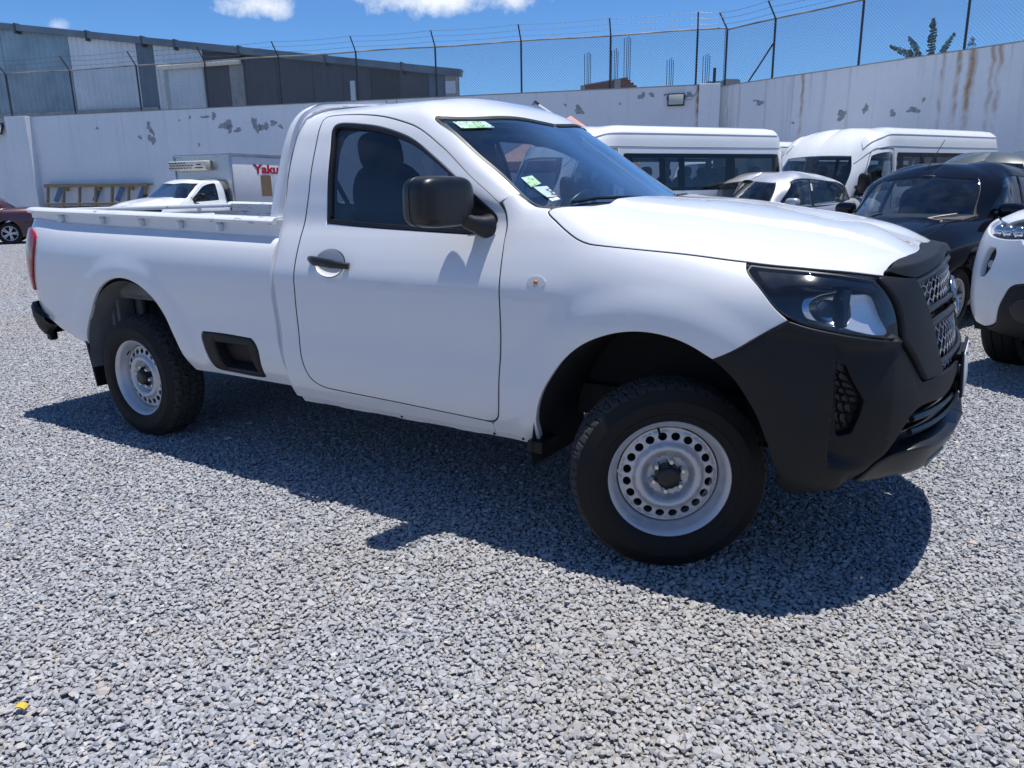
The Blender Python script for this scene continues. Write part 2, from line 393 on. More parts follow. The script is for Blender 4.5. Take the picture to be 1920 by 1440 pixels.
def panel(name, surf, outline, mat, parent=None, holes=(), step=.03, depth=.012, gap=.002, off=0.0, sides=(1,), round_=.004, drop=.0016, open_y=None, matslot=None, **kw):
    """sheet-metal panel: polygon in the (u,s) domain of a surface, with rolled edge and a returned flange.
    sides: 1 = as built (right-hand, y<0), -1 = mirrored; both -> one mesh"""
    P = np.asarray(outline, float)
    if area2(P) < 0: P = P[::-1]
    loops = [densify(P, step)]+[densify(h if area2(np.asarray(h, float)) < 0 else np.asarray(h, float)[::-1], step) for h in holes]
    rings = []; verts = []; edges = []; isb = []; outn = []
    def fixed(Q): return (np.abs(surf(Q[:, 0], Q[:, 1])[:, 1]) < 2e-3) if open_y else np.zeros(len(Q), bool)
    for Q in loops:
        fx = fixed(Q); A, n = offset_poly(Q, gap); A[fx] = Q[fx]
        B, _ = offset_poly(Q, gap+round_); B[fx] = Q[fx]
        b0 = len(verts); m = len(Q)
        verts += list(A); edges += [(b0+i, b0+(i+1) % m) for i in range(m)]; isb += list(np.where(fx, 2, 1)); outn += list(-n)
        rings.append((b0, m, fx))
        if round_ > 0:
            for i in range(m):
                if not fx[i]: verts.append(B[i]); isb.append(0); outn.append((0, 0))
    lo = loops[0].min(0); hi = loops[0].max(0)
    gx, gy = np.meshgrid(np.arange(lo[0]+step/2, hi[0], step), np.arange(lo[1]+step/2, hi[1], step))
    gx = gx+(np.arange(gx.shape[0]) % 2)[:, None]*step*.5
    gx = gx.ravel(); gy = gy.ravel(); ok = in_poly(gx, gy, loops[0])
    for h in loops[1:]: ok &= ~in_poly(gx, gy, h)
    for Q in loops: ok &= seg_dist(gx, gy, Q) > max(step*.55, round_*2.2)
    for a, b in zip(gx[ok], gy[ok]): verts.append((a, b)); isb.append(0); outn.append((0, 0))
    vin = [Vector((float(v[0]), float(v[1]))) for v in verts]
    vo, eo, fo, ov, oe, of = delaunay_2d_cdt(vin, edges, [], 0, 1e-6)
    V2 = np.array([(v.x, v.y) for v in vo]); T = np.array([f for f in fo if len(f) == 3])
    c = V2[T].mean(1); Ls = [np.array([verts[b0+i] for i in range(m)]) for b0, m, fx in rings]
    ok = in_poly(c[:, 0], c[:, 1], Ls[0])
    for h in Ls[1:]: ok &= ~in_poly(c[:, 0], c[:, 1], h)
    T = T[ok]
    a2 = V2[T]; cr = (a2[:, 1, 0]-a2[:, 0, 0])*(a2[:, 2, 1]-a2[:, 0, 1])-(a2[:, 1, 1]-a2[:, 0, 1])*(a2[:, 2, 0]-a2[:, 0, 0])
    T = T[np.abs(cr) > 1e-9]; cr = cr[np.abs(cr) > 1e-9]; T[cr < 0] = T[cr < 0][:, ::-1]
    src = [(o[0] if len(o) else -1) for o in ov]
    u, s = V2[:, 0], V2[:, 1]
    X = surf(u, s); N = normals_of(surf, u, s); e = 1e-3
    du = (surf(u+e, s)-surf(u-e, s))/(2*e); ds = (surf(u, s+e)-surf(u, s-e))/(2*e)
    X = X+N*off; NN = N.copy()
    Tg = np.zeros_like(X); bnd = np.zeros(len(X), bool)
    for i, k in enumerate(src):
        if k >= 0 and isb[k] == 1:
            t = du[i]*outn[k][0]+ds[i]*outn[k][1]; Tg[i] = t/(np.linalg.norm(t)+1e-9); bnd[i] = True
    if round_ > 0:
        X[bnd] -= N[bnd]*drop; NN[bnd] = N[bnd]*.72+Tg[bnd]*.69
    inv = {k: i for i, k in enumerate(src) if k >= 0}
    Vs = [X]; Ns = [NN]; Fs = [T]; base = len(X)
    for b0, m, fx in rings:
        idx = [inv.get(b0+i) for i in range(m)]
        if depth <= 0: continue
        good = [i for i in range(m) if idx[i] is not None]
        A = X[[idx[i] for i in good]]; Tn = Tg[[idx[i] for i in good]]; Nn = N[[idx[i] for i in good]]; k = len(good)
        Vs += [A, A-Nn*depth]; Ns += [Tn*.9+Nn*.2, Tn]
        F = []
        for j in range(k):
            j2 = (j+1) % k
            if fx[good[j]] and fx[good[j2]]: continue
            F += [(base+j, base+k+j, base+k+j2), (base+j, base+k+j2, base+j2)]
        if F: Fs.append(np.array(F))
        base += 2*k
    V = np.concatenate(Vs); NN = np.concatenate(Ns); F = np.concatenate(Fs)
    NN = np.where(np.abs(NN).sum(1, keepdims=True) < 1e-6, [0, 0, 1.0], NN)
    allV, allN, allF = [], [], []; b = 0
    for sd in sides:
        f = F if sd == 1 else F[:, ::-1]
        w = V*np.array([1, sd, 1]); allV.append(w); allN.append(NN*np.array([1, sd, 1])); allF.append(f+b); b += len(V)
    V = np.concatenate(allV); NN = np.concatenate(allN); F = np.concatenate(allF)
    NN = NN/np.linalg.norm(NN, axis=1, keepdims=True)
    me = bpy.data.meshes.new(name); me.from_pydata(V.tolist(), [], F.tolist()); me.materials.append(mat)
    me.polygons.foreach_set('use_smooth', [True]*len(me.polygons))
    me.normals_split_custom_set_from_vertices(NN.tolist()); me.update()
    return put(bpy.data.objects.new(name, me), parent, **kw)
def mirror_obj(o, parent):
    """mirrored copy (y -> -y) of a one-sided part, its own mesh"""
    me = o.data.copy(); n = len(me.vertices)
    co = np.empty(n*3); me.vertices.foreach_get('co', co); co = co.reshape(-1, 3); co[:, 1] *= -1
    nn = np.empty(len(me.loops)*3); me.loops.foreach_get('normal', nn) if hasattr(me.loops[0], 'normal') else None
    me.vertices.foreach_set('co', co.ravel()); me.flip_normals(); me.update()
    c = bpy.data.objects.new(o.name.split('.')[0], me); put(c, parent)
    for k in o.keys():
        if k == 'kind': c[k] = o[k]
    return c
def ellipse_pts(c, a, b, n=24, rot=0, pw=1.0):
    t = np.linspace(0, 2*np.pi, n, endpoint=False); f = lambda v: np.sign(v)*np.abs(v)**pw
    x, y = a*f(np.cos(t)), b*f(np.sin(t))
    return np.stack([c[0]+x*math.cos(rot)-y*math.sin(rot), c[1]+x*math.sin(rot)+y*math.cos(rot)], 1)
def text_obj(name, body, size, mat, parent, M4, depth=.002, font_bold=.0, width=None, **kw):
    """lettering turned into a mesh; M4 maps the text plane into the scene; width: fit to this width"""
    cu = bpy.data.curves.new(name, 'FONT'); cu.body = body; cu.size = size; cu.extrude = depth; cu.offset = font_bold
    cu.align_x = 'CENTER'; cu.align_y = 'CENTER'
    t = bpy.data.objects.new(name, cu); COL.objects.link(t)
    dg = bpy.context.evaluated_depsgraph_get(); me = bpy.data.meshes.new_from_object(t.evaluated_get(dg))
    COL.objects.unlink(t); bpy.data.objects.remove(t); bpy.data.curves.remove(cu)
    if width:
        xs = [v.co.x for v in me.vertices]; k = width/(max(xs)-min(xs)); me.transform(Matrix.Diagonal((k, 1, 1, 1)))
    me.transform(M4); me.materials.clear(); me.materials.append(mat); me.name = name
    return put(bpy.data.objects.new(name, me), parent, **kw)
# ---------------------------------------------------------------- materials
M = {}
class NT:
    def __init__(s, name):
        m = bpy.data.materials.new(name); m.use_nodes = True; s.m = m; s.t = m.node_tree; s.t.nodes.clear()
        s.out = s.t.nodes.new('ShaderNodeOutputMaterial'); M[name] = m
    def n(s, t, **k):
        n = s.t.nodes.new(t)
        for a, b in k.items():
            if a.startswith('i_'): n.inputs[a[2:].replace('_', ' ')].default_value = b
            else: setattr(n, a, b)
        return n
    def l(s, a, b): s.t.links.new(a, b)
    def bsdf(s, **k):
        b = s.t.nodes.new('ShaderNodeBsdfPrincipled')
        for a, v in k.items():
            b.inputs[a.replace('_', ' ')].default_value = v
        s.l(b.outputs[0], s.out.inputs[0]); return b
    def coord(s, which='Object', scale=None):
        c = s.n('ShaderNodeTexCoord')
        if scale is None: return c.outputs[which]
        m = s.n('ShaderNodeMapping'); m.inputs['Scale'].default_value = scale; s.l(c.outputs[which], m.inputs[0]); return m.outputs[0]
    def noise(s, vec, scale, det=4, rough=.55, dist=0):
        t = s.n('ShaderNodeTexNoise'); t.inputs['Scale'].default_value = scale; t.inputs['Detail'].default_value = det
        t.inputs['Roughness'].default_value = rough; t.inputs['Distortion'].default_value = dist; s.l(vec, t.inputs['Vector']); return t.outputs['Fac']
    def vor(s, vec, scale, feature='F1', out='Distance', rnd=1.0):
        t = s.n('ShaderNodeTexVoronoi', feature=feature); t.inputs['Scale'].default_value = scale; t.inputs['Randomness'].default_value = rnd; s.l(vec, t.inputs['Vector']); return t.outputs[out]
    def ramp(s, fac, stops, interp='LINEAR'):
        r = s.n('ShaderNodeValToRGB'); cr = r.color_ramp; cr.interpolation = interp
        while len(cr.elements) < len(stops): cr.elements.new(.5)
        for e, (p, c) in zip(cr.elements, stops):
            e.position = p; e.color = (c, c, c, 1) if isinstance(c, (int, float)) else (*c, 1)
        s.l(fac, r.inputs[0]); return r.outputs[0]
    def math(s, op, a, b=None, clamp=False):
        m = s.n('ShaderNodeMath', operation=op, use_clamp=clamp)
        for i, v in enumerate((a, b)):
            if v is None: continue
            if isinstance(v, (int, float)): m.inputs[i].default_value = v
            else: s.l(v, m.inputs[i])
        return m.outputs[0]
    def mix(s, fac, a, b, mode='MIX'):
        m = s.n('ShaderNodeMix', data_type='RGBA', blend_type=mode)
        for k, v in (('Factor', fac), ('A', a), ('B', b)):
            if isinstance(v, (int, float)): m.inputs[k].default_value = v if k == 'Factor' else (v, v, v, 1)
            elif isinstance(v, tuple): m.inputs[k].default_value = (*v, 1)
            else: s.l(v, m.inputs[k])
        return m.outputs['Result']
    def bump(s, b, h, strength=.3, dist=.01):
        n = s.n('ShaderNodeBump'); n.inputs['Strength'].default_value = strength; n.inputs['Distance'].default_value = dist
        s.l(h, n.inputs['Height']); s.l(n.outputs[0], b.inputs['Normal']); return n
def paint(name, rgb, rough=.42, metal=0.0, coat=1.0, dust=.05, coatr=.03, spec=.5):
    t = NT(name); b = t.bsdf(Specular_IOR_Level=spec, Roughness=rough, Metallic=metal, Coat_Weight=coat, Coat_Roughness=coatr, Coat_IOR=1.5)
    v = t.coord('Object'); n = t.noise(v, 2.3, 5); n2 = t.noise(v, 40, 3)
    d = t.ramp(t.math('ADD', t.math('MULTIPLY', n, .8), t.math('MULTIPLY', n2, .2)), [(.42, 0.0), (.75, 1.0)])
    c = t.mix(t.math('MULTIPLY', d, dust), rgb, (.42, .40, .37))
    t.l(c, b.inputs['Base Color'])
    cr = t.ramp(d, [(0, coatr), (1, coatr+dust*.3)]); t.l(cr, b.inputs['Coat Roughness'])
    return t.m
def plain(name, rgb, rough=.5, metal=0.0, var=.12, scale=8, bump=0.0, bscale=60, spec=.5, **k):
    t = NT(name); b = t.bsdf(Roughness=rough, Metallic=metal, **k); b.inputs['Specular IOR Level'].default_value = spec
    v = t.coord('Object'); n = t.noise(v, scale, 5)
    lo = tuple(c*(1-var) for c in rgb); hi = tuple(min(1, c*(1+var)) for c in rgb)
    t.l(t.ramp(n, [(.3, lo), (.7, hi)]), b.inputs['Base Color'])
    r = t.ramp(n, [(.3, max(0, rough-.06)), (.7, min(1, rough+.06))]); t.l(r, b.inputs['Roughness'])
    if bump: t.bump(b, t.noise(v, bscale, 3), bump, .004)
    return t.m
def glass(name, tint, rough=.0, gloss_ior=1.5, gl=1.5):
    """car glazing: tinted see-through sheet with a Fresnel reflection"""
    t = NT(name); tr = t.n('ShaderNodeBsdfTransparent'); tr.inputs[0].default_value = (*tint, 1)
    gs_ = t.n('ShaderNodeBsdfGlossy'); gs_.inputs['Roughness'].default_value = max(rough, .005); gs_.inputs[0].default_value = (1, 1, 1, 1)
    fr = t.n('ShaderNodeFresnel'); bk = t.n('ShaderNodeNewGeometry').outputs['Backfacing']      # same reflectance from both faces of the sheet
    t.l(t.math('ADD', t.math('MULTIPLY', bk, 1/gloss_ior-gloss_ior), gloss_ior), fr.inputs[0])
    k = t.math('MULTIPLY', fr.outputs[0], gl, clamp=True)
    mx = t.n('ShaderNodeMixShader'); t.l(k, mx.inputs[0]); t.l(tr.outputs[0], mx.inputs[1]); t.l(gs_.outputs[0], mx.inputs[2])
    # a film of dust: faint, rough, patchy
    v = t.coord('Object'); d = t.n('ShaderNodeBsdfDiffuse'); d.inputs[0].default_value = (.5, .5, .48, 1)
    f = t.math('MULTIPLY', t.ramp(t.noise(v, 5, 6), [(.4, 0.0), (.8, 1.0)]), .035)
    m2 = t.n('ShaderNodeMixShader'); t.l(f, m2.inputs[0]); t.l(mx.outputs[0], m2.inputs[1]); t.l(d.outputs[0], m2.inputs[2]); t.l(m2.outputs[0], t.out.inputs[0])
    return t.m
paint('white_paint', (.76, .77, .785), dust=.03, coatr=.012)
paint('van_white', (.78, .79, .79), rough=.5, dust=.10, coatr=.08)
paint('silver_paint', (.56, .57, .60), rough=.38, metal=.55, dust=.08)
paint('dark_paint', (.006, .007, .012), rough=.35, dust=.004, coatr=.02, spec=0.0, coat=.75)
paint('maroon_paint', (.055, .014, .022), rough=.35, metal=.2, dust=.04)
paint('olive_paint', (.08, .092, .082), rough=.4, metal=.2, dust=.05)
plain('black_plastic', (.0085, .009, .0105), rough=.52, bump=.10, bscale=420, scale=6, spec=.33)
plain('gloss_black', (.006, .006, .007), rough=.12, var=.05)
plain('satin_black', (.012, .012, .013), rough=.35, bump=.05, bscale=300)
plain('rubber', (.009, .009, .0095), spec=.3, rough=.68, bump=.15, bscale=160, scale=14, var=.25)
plain('tread_rubber', (.035, .034, .033), rough=.9, bump=.3, bscale=120, scale=25, var=.35)
plain('seal_rubber', (.008, .008, .009), rough=.45)
plain('steel_silver', (.56, .57, .59), rough=.36, metal=.40, var=.05, scale=5)
plain('chassis_black', (.010, .010, .011), rough=.7)
plain('liner', (.018, .018, .019), rough=.85)
plain('grey_primer', (.16, .165, .17), rough=.7, var=.3, scale=4)
plain('chrome', (.62, .63, .65), rough=.12, metal=1.0, var=.03)
plain('seat_fabric', (.018, .019, .023), rough=.95, bump=.2, bscale=220)
plain('dash_plastic', (.030, .032, .036), rough=.6, bump=.1, bscale=250)
plain('trim_grey', (.30, .31, .31), rough=.7)
glass('tint_glass', (.42, .48, .54)); glass('screen_glass', (.66, .78, .84), gl=2.4); glass('dark_glass', (.09, .10, .12)); glass('clear_lens', (.93, .95, .97)); glass('van_glass', (.16, .19, .22)); glass('mid_glass', (.66, .73, .76), gl=1.7)
plain('amber', (.55, .18, .02), rough=.3)
plain('trim_silver', (.40, .41, .42), rough=.34, metal=.6)
plain('plate_white', (.70, .71, .72), rough=.45)
def red_lens(name, rgb):
    t = NT(name); b = t.bsdf(Roughness=.18, Coat_Weight=.5, Coat_Roughness=.06)
    v = t.coord('Object'); n = t.vor(v, 55); t.l(t.ramp(n, [(.1, tuple(c*.55 for c in rgb)), (.7, rgb)]), b.inputs['Base Color']); t.bump(b, n, .25, .003)
red_lens('red_lens', (.42, .012, .012)); red_lens('clear_red', (.50, .12, .11))
def worn():
    t = NT('worn_white'); b = t.bsdf(Roughness=.42, Coat_Weight=.6, Coat_Roughness=.12)
    v = t.coord('Object', (3, 14, 26)); n = t.noise(v, 3.0, 9, .68, .3); v2 = t.coord('Object'); g = t.noise(v2, 2.2, 4)
    s = t.ramp(t.math('MULTIPLY', n, t.math('ADD', t.math('MULTIPLY', g, .5), .75)), [(.60, 0.0), (.66, 1.0)])
    t.l(t.mix(s, (.78, .79, .79), (.24, .24, .23)), b.inputs['Base Color'])
worn()
def sticker_mat(name, bg, fg, acc):
    t = NT(name); b = t.bsdf(Roughness=.4); v = t.coord('Object', (1, 1, 1))
    a = t.ramp(t.vor(v, 60, out='Distance'), [(.28, 1.0), (.34, 0.0)], 'CONSTANT'); c = t.ramp(t.noise(v, 18, 2), [(.48, 0.0), (.52, 1.0)], 'CONSTANT')
    t.l(t.mix(t.math('MULTIPLY', a, .8), t.mix(c, bg, acc), fg), b.inputs['Base Color'])
sticker_mat('sticker_green', (.42, .62, .62), (.05, .16, .12), (.30, .55, .30)); sticker_mat('sticker_dark', (.03, .03, .05), (.45, .55, .65), (.35, .5, .62)); sticker_mat('sticker_white', (.7, .75, .78), (.3, .35, .4), (.6, .7, .75))
plain('lamp_white', (.72, .72, .70), rough=.3, var=.03); plain('reflector', (.82, .83, .84), rough=.25, metal=.45, var=.03); plain('mirror_black', (.008, .009, .011), rough=.36, bump=.04, bscale=300)
# ---------------------------------------------------------------- wheels
STEEL_PROF = [(.030, .062), (.075, .060), (.082, .054), (.094, .036), (.108, .028), (.118, .030), (.126, .040), (.132, .046), (.150, .049), (.166, .051), (.176, .058)]
def wheel_disc_surf(prof):
    rr = np.array([p[0] for p in prof]); hh = np.array([p[1] for p in prof])
    def f(u, s):
        r = np.hypot(u, s); return np.stack([u, pchip(rr, hh, np.clip(r, rr[0], rr[-1])), s], -1)
    return f
def tyre_mesh(rad, width, rimr, n=288, blocks=62, grooves=True):
    """outer side faces -y (y=0 is the outer rim flange plane); returns V,F for sidewalls and tread apart"""
    w = width; rt = rad
    side = [(rimr-.004, .004), (rimr+.004, -.004), (rimr+.014, -.010), (rimr+.030, -.0155), (rimr+.032, -.0135), (rimr+.055, -.0165), (rimr+.075, -.015), (rimr+.078, -.013), (rt-.038, -.0085), (rt-.022, -.001)]
    def sweep(prof, disp=None):
        V = []; F = []; m = len(prof)
        for k in range(n):
            t = 2*math.pi*k/n
            for j, (r, y) in enumerate(prof):
                q = r-(disp(k/n, y) if disp else 0); V.append((q*math.cos(t), y, q*math.sin(t)))
        for k in range(n):
            for j in range(m-1): F.append((k*m+j, k*m+j+1, ((k+1) % n)*m+j+1, ((k+1) % n)*m+j))
        return V, F
    back = [(r, (w-.030)-y) for r, y in side][::-1]
    y0, y1 = -.001, w-.029
    ys = np.linspace(y0, y1, 45); c = (y0+y1)/2; hw = (y1-y0)/2
    tread = [(rt-.022*abs((y-c)/hw)**5-.002*((y-c)/hw)**2, float(y)) for y in ys]
    def disp(a, y):
        v = (y-c)/hw; ph = a*blocks; tri = abs((ph % 1)-.5)*4-1
        d = 0
        for gv, amp in ((-.50, .055), (0, .05), (.50, .055)):
            if abs(v-gv-amp*tri) < .052: d = .0085
        lane = int(np.searchsorted([-.5, 0, .5], v)); p2 = (ph*1.0+lane*.37+v*.55*(1 if lane % 2 else -1)) % 1
        if p2 < .17: d = max(d, .0075)
        if .50 < p2 < .57 and abs(v) < .86: d = max(d, .003)
        return d if abs(v) < .97 else (d*.9 if p2 < .17 else 0)
    return sweep(side), sweep(back), sweep(tread, disp)
def make_wheel(name, parent, loc, rz, flip=False, rad=.350, width=.205, rimr=.222, steel=True, detail=True):
    root = empty(name, loc, rz+(math.pi if flip else 0), parent=parent)
    return root
def wheel_meshes(rad, width, rimr, n=288):
    (a, b, c) = tyre_mesh(rad, width, rimr, n)
    return a, b, c
def build_steel_wheel(root, side, hub, rz, spin):
    """tyre > tread, rim > vent disc, nuts, cap; the wheel's own frame: outer face towards -y at y=0"""
    T4 = Matrix.Translation(hub) @ Matrix.Rotation(rz+(math.pi if side < 0 else 0), 4, 'Z') @ Matrix.Translation((0, -.1557, 0)) @ Matrix.Rotation(spin, 4, 'Y')
    a, b, c = TYRE
    w = MB(); w.add(*a); w.add(*b); tyre = w.build('tyre', M['rubber'], root, mat4=T4, smooth=.5)
    w = MB(); w.add(*c); w.build('tread', M['tread_rubber'], tyre, mat4=T4, smooth=.35)
    rim = MB(); rim.lathe([(.222, .010), (.223, .001), (.219, -.0015), (.214, .002), (.205, .010), (.199, .020), (.196, .034), (.190, .042), (.186, .060), (.182, .075), (.180, .15), (.20, .17), (.215, .175)], 96)
    ro = rim.build('rim', M['steel_silver'], root, mat4=T4, smooth=.5)
    holes = [ellipse_pts((.151*math.cos(2*math.pi*k/20), .151*math.sin(2*math.pi*k/20)), .0150, .0165, 14, 2*math.pi*k/20) for k in range(20)]
    holes.append(ellipse_pts((0, 0), .034, .034, 24))
    surf0 = wheel_disc_surf(STEEL_PROF)
    R4 = np.array(T4)
    def surf(u, s):
        p = surf0(u, s); return p @ R4[:3, :3].T+R4[:3, 3]
    panel('wheel_disc', surf, ellipse_pts((0, 0), .181, .181, 72), M['steel_silver'], ro, holes=holes, step=.011, depth=.006, gap=0, round_=.0018, drop=.0009)
    back = MB().lathe([(.04, .10), (.17, .105)], 40); back.build('brake_drum', M['chassis_black'], ro, mat4=T4)
    for k in range(6):
        t = 2*math.pi*(k+.5)/6; cx, cz = .057*math.cos(t), .057*math.sin(t)
        nut = MB().lathe([(.0001, .026), (.008, .027), (.0120, .032), (.0130, .056), (.0170, .059), (.0170, .062)], 6, c=(cx, 0, cz))
        nut.build('wheel_nut', M['chrome'], ro, mat4=T4, smooth=.4)
    cap = MB().lathe([(.0001, .012), (.012, .0105), (.033, .012), (.040, .016), (.045, .022), (.047, .062)], 12)
    cap.build('hub_cap', M['satin_black'], ro, mat4=T4, smooth=.5)
    v = MB().tube([(.185*math.cos(1.95), .045, .185*math.sin(1.95)), (.172*math.cos(1.95), .028, .172*math.sin(1.95)), (.165*math.cos(1.95), .020, .165*math.sin(1.95))], .0042, 8)
    v.build('valve_stem', M['rubber'], ro, mat4=T4)
    return tyre
TYRE = tyre_mesh(.358, .225, .222)

# ---------------------------------------------------------------- the white single-cab pickup
truck = empty('pickup_truck', label='white single cab pickup with black front bumper and steel wheels in the foreground', cat='pickup truck')
WP = M['white_paint']; BP = M['black_plastic']
SE = 1.698; CE = CAB.sk[-1]; FE = FRONT.sk[-1]
# traced seams, (u,s)
D_TOP = [(-1.729, 1.325), (-1.728, 1.352), (-1.712, 1.372), (-1.662, 1.380), (-1.513, 1.371), (-1.364, 1.348), (-1.208, 1.318), (-1.048, 1.288), (-.889, 1.240), (-.74, 1.160), (-.672, 1.094)]
D_FRONT = [(-.672, 1.094), (-.643, 1.013), (-.627, .88), (-.622, .797), (-.618, .729), (-.609, .5), (-.624, .297), (-.642, .125), (-.655, .085), (-.680, .063), (-.725, .056)]
D_BOT = [(-.725, .056), (-1.183, .074), (-1.56, .086), (-1.634, .092), (-1.700, .125), (-1.736, .189), (-1.747, .297), (-1.746, .405), (-1.739, .513), (-1.737, .608), (-1.736, .723), (-1.733, .858), (-1.722, 1.0), (-1.722, 1.182), (-1.729, 1.325)]
WIN = curve([(-1.585, .868), (-1.594, .97), (-1.614, 1.182), (-1.632, 1.295), (-1.622, 1.316), (-1.591, 1.324), (-1.449, 1.310), (-1.293, 1.281), (-1.169, 1.252), (-1.031, 1.210), (-.921, 1.162), (-.832, 1.108), (-.697, .979), (-.678, .930), (-.682, .872), (-.704, .842), (-.807, .830)], [(-.807, .830), (-1.055, .840), (-1.35, .853), (-1.585, .868)])
door_out = curve(D_TOP, D_FRONT, D_BOT)
WSN = [(-1.062, 1.425), (-1.079, 1.405), (-1.077, 1.385), (-.952, 1.380), (-.796, 1.390), (-.683, 1.405), (-.608, 1.391), (-.555, 1.376), (-.513, 1.392), (-.484, 1.445)]
ws_out = curve([(-.865, CE), (-.885, 1.837), (-.949, 1.594), (-1.062, 1.425)], WSN, [(-.484, 1.445), (-.42, 1.52), (-.34, 1.70), (-.28, CE)], [(-.28, CE), (-.865, CE)])
shell = curve([(-1.872, 0), (-.69, 0)], [(-.69, 0), (-.692, .05)], [(-.692, .05), (-.725, .056)], D_BOT, D_TOP,
              [(-.672, 1.094), (-.64, 1.22), (-.606, 1.375)], WSN[:7][::-1], [(-1.062, 1.425), (-.949, 1.594), (-.885, 1.837), (-.865, CE)], [(-.865, CE), (-1.872, CE)], [(-1.872, CE), (-1.872, 0)])
panel('cab_shell', CAB, shell, WP, truck, sides=(1, -1), open_y=True, step=.032, depth=.03)
back = curve([(-1.874, 0), (-1.874, CE)], [(-1.874, CE), (-2.73, CE)], [(-2.73, CE), (-2.73, 1.33)], [(-2.73, 1.33), (-2.30, 1.325), (-2.20, 1.29), (-2.17, 1.22)], [(-2.17, 1.22), (-2.16, 1.0), (-2.20, .96), (-2.30, .95), (-2.73, .95)], [(-2.73, .95), (-2.73, 0)], [(-2.73, 0), (-1.874, 0)])
panel('cab_lining', CAB, np.stack([np.maximum(shell[:, 0], -1.79), shell[:, 1]], 1), M['dash_plastic'], truck, sides=(1, -1), step=.07, depth=0, off=-.034, round_=0)
panel('cab_back', CAB, back, WP, truck, sides=(1, -1), open_y=True, step=.05, depth=.02)
rw = curve([(-2.73, 1.33), (-2.30, 1.325), (-2.20, 1.29), (-2.17, 1.22)], [(-2.17, 1.22), (-2.16, 1.0), (-2.20, .96), (-2.30, .95), (-2.73, .95)], [(-2.73, .95), (-2.73, 1.33)])
panel('rear_window', CAB, rw, M['tint_glass'], truck, sides=(1, -1), open_y=True, step=.06, depth=0, off=-.008)
# windscreen with its rubber edge
wsf = lambda g: offset_poly(ws_out if area2(ws_out) > 0 else ws_out[::-1], g)[0]
def clampc(P):
    P = P.copy(); P[:, 1] = np.minimum(P[:, 1], CE); return P
inner = ws_out if area2(ws_out) > 0 else ws_out[::-1]
ring_in, _ = offset_poly(inner, .016); edge = np.abs(inner[:, 1]-CE) < 1e-6; ring_in[edge, 1] = CE
ws = panel('windscreen', CAB, ws_out, M['screen_glass'], truck, sides=(1, -1), open_y=True, step=.04, depth=.006, off=-.003, gap=.001)
def band(name, P, g, mat, parent, off, sides):
    """border strip along the non-central edge of an outline"""
    k = len(P); Q, _ = offset_poly(P, g); V = []; F = []
    fix = np.abs(P[:, 1]-CE) < 1e-6
    A = CAB(P[:, 0], P[:, 1]); An = normals_of(CAB, P[:, 0], P[:, 1]); Q[fix] = P[fix]
    B = CAB(Q[:, 0], Q[:, 1]); Bn = normals_of(CAB, Q[:, 0], Q[:, 1])
    A = A+An*off; B = B+Bn*off; b = 0
    for sd in sides:
        V += [tuple(x*np.array([1, sd, 1])) for x in A]+[tuple(x*np.array([1, sd, 1])) for x in B]
        for i in range(k):
            j = (i+1) % k
            if fix[i] and fix[j]: continue
            f = (b+i, b+j, b+k+j, b+k+i); F.append(f if sd == 1 else f[::-1])
        b += 2*k
    return mesh_obj(name, V, F, mat, parent, smooth=.5)
band('screen_seal', inner, .017, M['seal_rubber'], ws, .0015, (1, -1))
